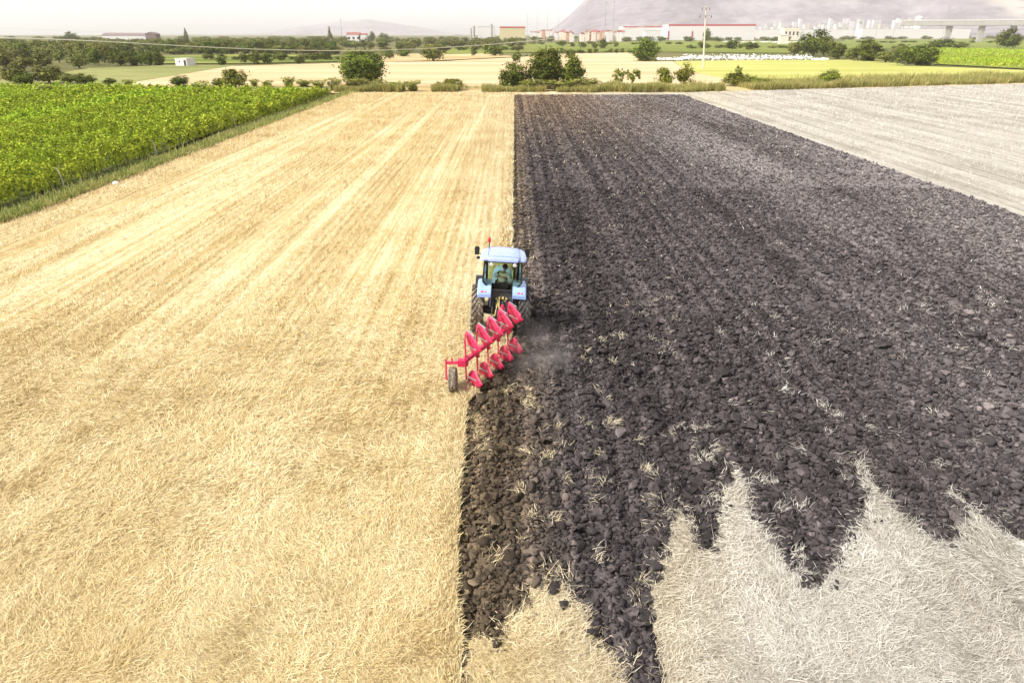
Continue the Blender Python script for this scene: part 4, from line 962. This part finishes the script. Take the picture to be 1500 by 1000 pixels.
# fenders: arcs above the rear wheels with a flat tail panel
for s in (-1, 1):
    m = MB(); xi, xo = s*0.43, s*0.97; pr = []
    for k in range(15):
        a = math.radians(28+k*7.0); r_ = 1.23+0.02*math.sin(k*0.4); pr.append((r_*math.cos(a), 0.98+r_*math.sin(a)))
    yb, zb2 = pr[-1]; pr.append((yb-0.03, zb2-0.08))
    ring = []
    for (y, z) in pr: ring += [(xi, y, z+0.02), (xo-s*0.05, y, z), (xo, y, z-0.05), (xo, y, z-0.12), (xi, y, z-0.10)]
    n_ = len(pr); ff = [(i*5+k, i*5+(k+1) % 5, (i+1)*5+(k+1) % 5, (i+1)*5+k) for i in range(n_-1) for k in range(5)]+[(0, 1, 2, 3, 4), tuple((n_-1)*5+k for k in range(4, -1, -1))]
    m.poly(ring, ff)
    # inner side wall that meets the cab
    side = [(xi, y, z-0.02) for (y, z) in pr[4:]]+[(xi, -0.42, 1.25), (xi, 0.5, 1.25)]
    side2 = [(p[0]+s*0.03, p[1], p[2]) for p in side]; k_ = len(side)
    m.poly(side+side2, [tuple(range(k_)), tuple(range(2*k_-1, k_-1, -1))]+[(i, (i+1) % k_, k_+(i+1) % k_, k_+i) for i in range(k_)])
    fd = m.build('fender', M['blue'], tr)
    yl, zl = pr[-3]
    for dx, mt, sz in ((0.0, 'red_lens', 0.13), (0.14, 'red_lens', 0.08), (0.06, 'white_lens', 0.07)):
        m = MB(); m.box((s*0.72+dx-0.05, yl-0.09, zl-0.06 - (0.09 if mt == 'white_lens' else 0)), (sz, 0.05, 0.075), Matrix.Rotation(math.radians(-38), 4, 'X'), 0.01); m.build('tail_light', M[mt], fd)
    # front mudguard
    m = MB(); ring = []
    for k in range(9):
        a = math.radians(30+k*14); r_ = 0.78; y, z = 2.75+r_*math.cos(a), 0.69+r_*math.sin(a); ring += [(s*0.72, y, z), (s*1.16, y, z), (s*1.16, y, z-0.03), (s*0.72, y, z-0.03)]
    m.poly(ring, [(i*4+k, i*4+(k+1) % 4, (i+1)*4+(k+1) % 4, (i+1)*4+k) for i in range(8) for k in range(4)]+[(0, 1, 2, 3), (35, 34, 33, 32)]); m.build('mudguard', M['black'], tr)
# cab
m = MB(); m.box((0, 0.62, 1.28), (1.06, 1.9, 0.16), None, 0.03); m.box((0, -0.27, 1.62), (0.98, 0.1, 0.6)); m.box((0, 1.2, 1.5), (1.1, 0.08, 0.42))
m.build('cab_floor', M['iron'], tr)
m = MB()
RW = [(-0.73, 3.18), (0.73, 3.18), (0.78, 2.32), (0.47, 1.97), (-0.47, 1.97), (-0.78, 2.32)]      # outline of the rear window
yr = lambda z: -0.30-0.06*(3.18-z)/1.2
for a, b in zip(RW, RW[1:]+RW[:1]): m.bar((a[0], yr(a[1]), a[1]), (b[0], yr(b[1]), b[1]), 0.06, 0.07, 0.01)
for s in (-1, 1):
    m.bar((s*0.62, 1.20, 1.3), (s*0.66, 1.0, 3.18), 0.07, 0.08, 0.01); m.bar((s*0.79, 0.4, 1.9), (s*0.75, 0.4, 3.18), 0.06, 0.06, 0.01)
    m.bar((s*0.73, -0.3, 3.18), (s*0.66, 1.0, 3.18), 0.07, 0.07, 0.01); m.bar((s*0.79, 0.4, 1.9), (s*0.62, 1.2, 1.7), 0.05, 0.05)
m.build('cab_frame', M['black'], tr)
m = MB(); m.poly([(x*0.97, yr(z)-0.005, z) for x, z in RW], [tuple(range(6))]); m.build('rear_window', M['glass'], tr)
for s in (-1, 1):
    m = MB(); m.poly([(s*0.785, -0.32, 2.32), (s*0.735, -0.27, 3.15), (s*0.75, 0.36, 3.15), (s*0.79, 0.36, 2.1)], [(0, 1, 2, 3)]); m.build('side_window', M['glass'], tr)
    m = MB(); m.poly([(s*0.795, 0.44, 1.9), (s*0.752, 0.44, 3.15), (s*0.665, 0.97, 3.15), (s*0.64, 1.15, 1.72)], [(0, 1, 2, 3)]); m.build('door', M['glass'], tr)
m = MB(); m.poly([(-0.58, 1.16, 1.75), (0.58, 1.16, 1.75), (0.62, 1.0, 3.15), (-0.62, 1.0, 3.15)], [(0, 1, 2, 3)]); m.build('windscreen', M['glass'], tr)
# roof: lofted across, raised middle and lower rounded shoulders
m = MB(); us = [-1, -0.97, -0.88, -0.74, -0.68, -0.6, -0.3, 0, 0.3, 0.6, 0.68, 0.74, 0.88, 0.97, 1]
hz = [0.0, 0.10, 0.15, 0.165, 0.175, 0.235, 0.25, 0.255, 0.25, 0.235, 0.175, 0.165, 0.15, 0.10, 0.0]
rows_ = [(-0.46, 0.88, 0.15), (-0.43, 0.95, 0.6), (-0.34, 1.0, 0.92), (0.1, 1.0, 1.0), (0.75, 0.95, 0.97), (1.02, 0.86, 0.8), (1.10, 0.78, 0.4), (1.12, 0.74, 0.1)]
top = [(u*0.93*wx, y + (0.10 if abs(u) > 0.7 and y < 0 else 0), 3.20+h_*zf*0.8) for (y, wx, zf) in rows_ for u, h_ in zip(us, hz)]
nu = len(us); bot = [(p[0], p[1], 3.18) for p in top]; nt = len(top)
ff = [(i*nu+k, i*nu+k+1, (i+1)*nu+k+1, (i+1)*nu+k) for i in range(len(rows_)-1) for k in range(nu-1)]
edge = [k for k in range(nu)]+[i*nu+nu-1 for i in range(1, len(rows_))]+[(len(rows_)-1)*nu+k for k in range(nu-2, -1, -1)]+[i*nu for i in range(len(rows_)-2, 0, -1)]
ff2 = ff+[tuple(nt+v for v in f[::-1]) for f in ff]+[(edge[i], edge[(i+1) % len(edge)], nt+edge[(i+1) % len(edge)], nt+edge[i]) for i in range(len(edge))]
m.poly(top+bot, ff2); roof = m.build('roof', M['roof_blue'], tr, True)
m = MB()
for sx in (-1, 1): m.tube([(sx*0.58, -0.40, 3.352), (sx*0.62, -0.3, 3.376), (sx*0.60, 0.7, 3.384), (sx*0.52, 0.98, 3.345)], 0.012, 5)
m.tube([(-0.55, -0.36, 3.368), (0, -0.36, 3.392), (0.55, -0.36, 3.368)], 0.010, 5); m.build('roof_seam', M['blue'], tr)
md = roof.modifiers.new('edges', 'EDGE_SPLIT'); md.split_angle = math.radians(38)
m = MB(); m.box((0, -0.40, 3.16), (1.35, 0.10, 0.05), None, 0.02); m.build('visor', M['black'], tr)
for s in (-1, 1):
    m = MB(); m.tube([(s*0.46, -0.44, 3.10), (s*0.46, -0.50, 3.08)], [0.085, 0.085], 14); wlamp = m.build('work_light', M['black'], tr)
    m = MB(); m.tube([(s*0.46, -0.503, 3.08), (s*0.46, -0.515, 3.076)], [0.08, 0.07], 14); m.build('lens', M['white_lens'], wlamp)
m = MB(); m.tube([(-0.60, 0.9, 3.25), (-0.60, 0.9, 3.56)], 0.025, 8); bc = m.build('beacon', M['iron'], tr)
m = MB(); m.tube([(-0.60, 0.9, 3.56), (-0.60, 0.9, 3.58), (-0.60, 0.9, 3.72), (-0.60, 0.9, 3.78)], [0.045, 0.058, 0.055, 0.025], 12); m.build('beacon_lens', M['red_lens'], bc)
for s in (-1, 1):
    x_ = 1.10 if s < 0 else 0.98
    m = MB(); m.tube([(s*0.66, 1.05, 2.85), (s*(x_-0.05), 1.25, 3.0), (s*x_, 1.25, 2.95)], 0.02, 6); m.box((s*x_, 1.26, 3.08), (0.2, 0.08, 0.36), None, 0.03); m.box((s*(x_-0.06), 1.26, 2.78), (0.14, 0.07, 0.12), None, 0.02); m.build('mirror', M['black'], tr)
# interior
m = MB(); m.box((0.05, 0.28, 1.72), (0.52, 0.5, 0.16), None, 0.05); m.box((0.05, 0.03, 1.98), (0.48, 0.12, 0.42), Matrix.Rotation(math.radians(8), 4, 'X'), 0.05); m.box((0.05, 0.25, 1.5), (0.3, 0.35, 0.3)); m.build('driver_seat', M['seat'], tr)
m = MB(); m.tube([(0.0, 1.1, 1.35), (0.0, 0.92, 1.98)], 0.04, 8)
ringp = [(0.2*math.cos(a), 0.9+0.17*math.sin(a), 2.03+0.1*math.sin(a)) for a in np.linspace(0, 2*math.pi, 20)]
m.tube(ringp, 0.018, 6, False); m.bar((-0.2, 0.9, 2.03), (0.2, 0.9, 2.03), 0.03, 0.02); m.build('steering_wheel', M['black'], tr)
m = MB(); m.box((0, 1.08, 1.7), (0.5, 0.12, 0.3), None, 0.04); m.box((0.48, 0.45, 1.72), (0.24, 0.75, 0.28), None, 0.05); m.build('console', M['black'], tr)
# rear hitch
m = MB()
for s in (-1, 1):
    m.bar((s*0.28, -0.3, 0.75), (s*0.40, -1.35, 0.62), 0.07, 0.11, 0.01); m.tube([(s*0.34, -0.42, 1.45), (s*0.37, -0.95, 0.68)], 0.03, 8); m.bar((s*0.25, -0.15, 1.45), (s*0.34, -0.5, 1.48), 0.08, 0.08)
m.box((0, -0.42, 1.45), (0.5, 0.16, 0.16), None, 0.02); m.build('lower_links', M['iron'], tr)
m = MB(); m.tube([(0.02, -0.42, 1.30), (0.08, -0.85, 1.42)], 0.05, 10); m.tube([(0.08, -0.85, 1.42), (0.14, -1.35, 1.52)], 0.035, 10); m.build('top_link', M['steel'], tr)
m = MB()
for k, (x, z) in enumerate(((-0.2, 1.62), (-0.08, 1.66), (0.06, 1.66), (0.2, 1.62), (-0.14, 1.52), (0.14, 1.52))): m.tube([(x, -0.34, z), (x, -0.46, z)], 0.04, 10)
m.build('hydraulic_couplers', M['brass'], tr)
q = random.Random(4)
for x0, x1, mt in ((-0.2, -0.12, 'black'), (-0.08, 0.0, 'brass'), (0.06, 0.18, 'black'), (0.2, 0.26, 'black'), (-0.14, -0.24, 'brass')):
    m = MB(); m.tube([(x0, -0.46, 1.62), (x0*1.1, -0.68, 1.45), (x1, -0.95, 1.05), (x1*1.05, -1.25, 1.2), (x1, -1.5, 1.35)], 0.02, 7); m.build('hydraulic_hose', M[mt], tr)

# ------------------------------------------------------------------ plough (reversible, five pairs of bodies)
pl = thing('plough', 'red reversible plough with five upper and five lower mouldboards behind the tractor', 'plough', (-0.9, 22.6, 0))
O = Vector((-0.9, 22.6, 0)); ZB = 1.0
def mould(lower, name, parent, X, Y):
    nu_, nv_ = 12, 7; Vv = []
    for i in range(nu_):
        u = i/(nu_-1)
        zb_ = 0.0+0.20*max(0, u-0.4)/0.6; zt_ = float(np.interp(u, [0, 0.12, 0.40, 0.55, 0.8, 1], [0.30, 0.50, 0.70, 0.71, 0.52, 0.36]))
        for j in range(nv_):
            v = j/(nv_-1); z = zb_+(zt_-zb_)*v
            x = 0.47*u**1.15 + 0.15*(v-0.25)**2*(0.3+u) ; y = 0.34-0.84*u-0.10*math.sin(v*math.pi)*(1-u) - 0.10*v
            Vv.append((X+x, Y+y, z if lower else 2*ZB-z))
    ff = [(i*nv_+j, (i+1)*nv_+j, (i+1)*nv_+j+1, i*nv_+j+1) for i in range(nu_-1) for j in range(nv_-1)]
    b_ = MB(); b_.poly([Vector(v)-O for v in Vv], ff); o_ = b_.build(name, M['red_worn'] if lower else M['red'], parent, True)
    sm = o_.modifiers.new('plate', 'SOLIDIFY'); sm.thickness = 0.022
    f_ = lambda z: z if lower else 2*ZB-z
    b_ = MB(); b_.bar(Vector((X+0.03, Y-0.02, f_(0.40)))-O, Vector((X+0.36, Y-0.40, f_(0.42)))-O, 0.035, 0.045); b_.build('stay', M['steel'], o_)
    b_ = MB(); b_.poly([Vector(p)-O for p in ((X+0.02, Y+0.34, f_(0.0)), (X+0.30, Y-0.16, f_(0.0)), (X+0.33, Y-0.15, f_(0.13)), (X+0.03, Y+0.33, f_(0.15)))], [(0, 1, 2, 3)])
    sh_ = b_.build('share', M['steel'], o_); s2 = sh_.modifiers.new('plate', 'SOLIDIFY'); s2.thickness = 0.06; s2.offset = 0
    b_ = MB(); b_.bar(Vector((X-0.01, Y+0.15, f_(0.07)))-O, Vector((X-0.01, Y-0.5, f_(0.07)))-O, 0.03, 0.13); b_.build('landside', M['red'], o_)
BX = lambda i: -0.14-0.36*i
BY = lambda i: 24.02-0.69*i
for i in range(5):
    X, Y = BX(i), BY(i)
    b_ = MB()
    b_.poly([Vector(p)-O for p in [(X-0.02, Y+0.09, 0.28), (X-0.02, Y-0.05, 0.28), (X-0.02, Y-0.07, 0.7), (X-0.02, Y-0.11, 1.0), (X-0.02, Y-0.07, 1.3), (X-0.02, Y-0.05, 1.72), (X-0.02, Y+0.09, 1.72), (X-0.02, Y+0.10, 1.0)]], [tuple(range(8))])
    lg = b_.build('leg', M['red'], pl); s3 = lg.modifiers.new('plate', 'SOLIDIFY'); s3.thickness = 0.05; s3.offset = 0
    b_ = MB(); b_.box(Vector((X, Y, 1.0))-O, (0.14, 0.30, 0.30), None, 0.015); b_.build('leg_bracket', M['red'], pl)
    mould(True, 'lower_mouldboard', pl, X, Y); mould(False, 'upper_mouldboard', pl, X, Y)
b_ = MB(); b_.bar(Vector((BX(0)+0.12, BY(0)+0.42, 1.0))-O, Vector((BX(4)-0.14, BY(4)-0.20, 1.0))-O, 0.15, 0.15, 0.015); b_.build('main_beam', M['red'], pl)
HX_, HY_ = TX+0.1, 24.72
b_ = MB(); b_.bar(Vector((HX_-0.42, HY_, 0.66))-O, Vector((HX_+0.42, HY_, 0.66))-O, 0.12, 0.12, 0.01); b_.bar(Vector((HX_-0.25, HY_, 0.66))-O, Vector((HX_+0.04, HY_, 1.55))-O, 0.07, 0.10); b_.bar(Vector((HX_+0.25, HY_, 0.66))-O, Vector((HX_+0.06, HY_, 1.55))-O, 0.07, 0.10)
b_.bar(Vector((HX_+0.05, HY_, 1.0))-O, Vector((BX(0)+0.06, BY(0)+0.30, 1.0))-O, 0.17, 0.17, 0.01); b_.build('headstock', M['red'], pl)
b_ = MB(); b_.tube([Vector((HX_+0.05, HY_+0.05, 1.52))-O, Vector((HX_+0.05, HY_-0.02, 1.62))-O, Vector((HX_+0.05, HY_-0.02, 1.74))-O], [0.07, 0.09, 0.05], 10); b_.build('top_link_pin', M['red'], pl)
b_ = MB(); b_.tube([Vector((HX_+0.2, HY_-0.1, 1.25))-O, Vector((BX(1), BY(1)+0.2, 1.14))-O], 0.035, 8); b_.build('turnover_cylinder', M['steel'], pl)
# gauge wheel
wx, wy, wr = -2.04, 20.95, 0.44
b_ = MB(); b_.box(Vector((-1.72, 21.12, 1.0))-O, (0.30, 0.24, 0.24), None, 0.02); b_.bar(Vector((-1.85, 21.12, 1.0))-O, Vector((-2.28, 21.12, 1.0))-O, 0.09, 0.09, 0.01)
b_.bar(Vector((-2.27, 21.14, 1.12))-O, Vector((-2.27, 20.98, 0.44))-O, 0.06, 0.12, 0.01); b_.bar(Vector((-2.27, 20.95, 0.44))-O, Vector((-1.98, 20.95, 0.44))-O, 0.06, 0.06)
b_.tube([Vector((-2.06, 21.12, 1.0))-O, Vector((-2.06, 21.12, 1.18))-O], 0.03, 8); b_.build('wheel_arm', M['red'], pl)
gw = MB(); gw.lathe_x([(-0.10, 0.10), (-0.08, 0.20), (0, 0.17), (0.08, 0.20), (0.10, 0.24)], (0, 0, 0), 28); gwo = gw.build('gauge_wheel', M['rim'], pl, True, Vector((wx, wy, wr))-O)
gt = MB(); pf = [(-0.09, 0.22), (-0.135, 0.27), (-0.14, 0.36), (-0.115, 0.415)]
for k in range(9):
    x_ = -0.10+0.025*k; pf.append((x_, wr-(0.008 if k % 2 else 0.0)-0.2*x_*x_))
pf += [(0.115, 0.415), (0.14, 0.36), (0.135, 0.27), (0.09, 0.22)]; gt.lathe_x(pf, (0, 0, 0), 36); gt.build('tyre', M['tyre_straw'], gwo)

# ------------------------------------------------------------------ driver
dr = thing('person', 'driver in a white shirt twisted round in the tractor seat', 'person', (TX+0.04, TY+0.28, 1.92), (0, math.radians(3.2), 0))
def skin_body(name, joints, bones, mat, parent, sub=2, root=0):
    me = bpy.data.meshes.new(name); me.from_pydata([j[0] for j in joints], bones, []); o_ = link(name, me, parent)
    me.materials.append(mat); sk = o_.modifiers.new('skin', 'SKIN'); sk.use_smooth_shade = True
    if not me.skin_vertices: me.skin_vertices.new()
    for i, j in enumerate(joints):
        r_ = j[1] if isinstance(j[1], tuple) else (j[1], j[1]); me.skin_vertices[0].data[i].radius = r_; me.skin_vertices[0].data[i].use_root = (i == root)
    ss = o_.modifiers.new('sub', 'SUBSURF'); ss.levels = sub; ss.render_levels = sub
    return o_
# joints relative to the hips; +Y forward, torso leans right and the head looks back over the right shoulder
J = [((0, 0, 0), (0.16, 0.12)), ((0.03, 0.04, 0.18), (0.15, 0.11)), ((0.08, 0.07, 0.38), (0.17, 0.115)), ((0.11, 0.09, 0.50), (0.11, 0.09)), ((0.14, 0.09, 0.58), 0.055), ((0.16, 0.09, 0.66), 0.055), 
     ((-0.09, 0.13, 0.47), 0.07), ((-0.20, 0.28, 0.27), 0.048), ((-0.13, 0.55, 0.24), 0.036), ((-0.12, 0.62, 0.25), (0.04, 0.022)),
     ((0.28, 0.02, 0.46), 0.07), ((0.40, -0.06, 0.24), 0.048), ((0.47, 0.08, 0.04), 0.036), ((0.48, 0.15, 0.02), (0.04, 0.022)),
     ((-0.11, 0.04, -0.02), 0.10), ((-0.15, 0.46, 0.04), 0.075), ((-0.15, 0.60, -0.36), 0.05), ((-0.15, 0.74, -0.42), 0.045),
     ((0.11, 0.04, -0.02), 0.10), ((0.15, 0.46, 0.04), 0.075), ((0.16, 0.60, -0.36), 0.05), ((0.16, 0.74, -0.42), 0.045)]
B = [(0, 1), (1, 2), (2, 3), (3, 4), (4, 5), (3, 6), (6, 7), (7, 8), (8, 9), (3, 10), (10, 11), (11, 12), (12, 13), (0, 14), (14, 15), (15, 16), (16, 17), (0, 18), (18, 19), (19, 20), (20, 21)]
for (w_, d1, s_) in ((9, Vector((0.15, 0.95, -0.2)), -1), (13, Vector((0.1, 0.85, -0.5)), 1)):
    base = Vector(J[w_][0]); d1.normalize(); sd_ = Vector((1, 0, 0))
    for f, (lat, L_) in enumerate(((-0.032, 0.075), (-0.011, 0.085), (0.011, 0.08), (0.032, 0.062))):
        a = base+sd_*lat+d1*0.035; k0 = len(J)
        J.append((tuple(a), 0.011)); J.append((tuple(a+d1*L_*0.5+Vector((0, 0, -0.008))), 0.009)); J.append((tuple(a+d1*L_*0.8+Vector((0, 0, -0.032))), 0.008))
        B += [(w_, k0), (k0, k0+1), (k0+1, k0+2)]
    k0 = len(J); a = base-sd_*s_*0.03; J.append((tuple(a-sd_*s_*0.02+d1*0.02), 0.012)); J.append((tuple(a-sd_*s_*0.025+d1*0.06), 0.009)); B += [(w_, k0), (k0, k0+1)]
body = skin_body('body', J, B, M['skin'], dr)
hd = MB(); hd.sphere((0, 0, 0), 0.105, (0.86, 1.0, 1.18), 3); hd.sphere((0, 0.05, -0.07), 0.06, (0.9, 0.9, 0.7)); hd.sphere((0, 0.108, -0.015), 0.018, (0.8, 1, 1.5)); hd.sphere((0.092, 0, -0.01), 0.024, (0.4, 0.8, 1.3)); hd.sphere((-0.092, 0, -0.01), 0.024, (0.4, 0.8, 1.3))
head = hd.build('head', M['skin'], dr, True, (0.17, 0.10, 0.76), (math.radians(-8), math.radians(8), math.radians(-65)))
for s in (-1, 1): e = MB(); e.sphere((s*0.035, 0.092, 0.012), 0.012); e.build('eye', M['hair'], head)
mo = MB(); mo.box((0, 0.098, -0.055), (0.045, 0.01, 0.01), None, 0.002); mo.build('mouth', M['red_lens'], head)
hr = MB(); hr.sphere((0, -0.02, 0.035), 0.113, (0.9, 0.98, 1.05), 3); bmesh.ops.delete(hr.b, geom=[v for v in hr.b.verts if v.co.z < -0.03 or (v.co.y > 0.065 and v.co.z < 0.07)], context='VERTS'); hr.build('hair', M['hair'], head, True)
shj = [(J[i][0], tuple((r+0.014) for r in (J[i][1] if isinstance(J[i][1], tuple) else (J[i][1],)*2))) for i in (0, 1, 2, 3, 6, 7, 10, 11)]
pa, pb, pc, pd = Vector(J[7][0]), Vector(J[8][0]), Vector(J[11][0]), Vector(J[12][0])
shj += [(tuple(pa.lerp(pb, 0.75)), (0.052, 0.052)), (tuple(pc.lerp(pd, 0.75)), (0.052, 0.052))]
skin_body('shirt', shj, [(0, 1), (1, 2), (2, 3), (3, 4), (4, 5), (3, 6), (6, 7), (5, 8), (7, 9)], M['shirt'], dr)
tj = [(J[i][0], tuple((r+0.012) for r in (J[i][1] if isinstance(J[i][1], tuple) else (J[i][1],)*2))) for i in (0, 14, 15, 16, 18, 19, 20)]
skin_body('trousers', tj, [(0, 1), (1, 2), (2, 3), (0, 4), (4, 5), (5, 6)], M['trousers'], dr)

# ------------------------------------------------------------------ dust behind the plough, haze over the plain
def dust():
    t = NT('dust'); t.n.remove(t.bsdf); pv = t.node('ShaderNodeVolumePrincipled'); pv.inputs['Color'].default_value = (0.72, 0.66, 0.64, 1)
    co = t.node('ShaderNodeTexCoord').outputs['Object']; ln_ = t.node('ShaderNodeVectorMath', operation='LENGTH'); t.link(co, ln_.inputs[0])
    fall = t.range(ln_.outputs['Value'], 1.0, 0.15); n = t.noise(co, 2.2, 4, 0.6)
    t.link(t.math('MULTIPLY', t.math('MULTIPLY', fall, t.range(n, 0.36, 0.7)), 0.26), pv.inputs['Density'])
    t.link(pv.outputs[0], t.out.inputs['Volume']); return t.m
b_ = MB(); b_.sphere((0, 0, 0), 1.0, sub=3); du = b_.build('dust_cloud', dust(), loc=(0.9, 23.0, 0.5)); du.scale = (1.9, 3.2, 0.95)
tag(du, 'thin puff of dust drifting right of the plough', 'dust', kind='stuff')
t = NT('haze_air'); t.n.remove(t.bsdf); pv = t.node('ShaderNodeVolumePrincipled'); pv.inputs['Color'].default_value = (0.98, 0.965, 0.98, 1); pv.inputs['Density'].default_value = 0.75e-4; pv.inputs['Anisotropy'].default_value = 0.0
t.link(pv.outputs[0], t.out.inputs['Volume'])
b_ = MB(); b_.box((0, 5600, 469), (25000, 12400, 942)); tag(b_.build('haze', t.m), 'pale haze over the plain fading the mountain', 'haze', kind='stuff')
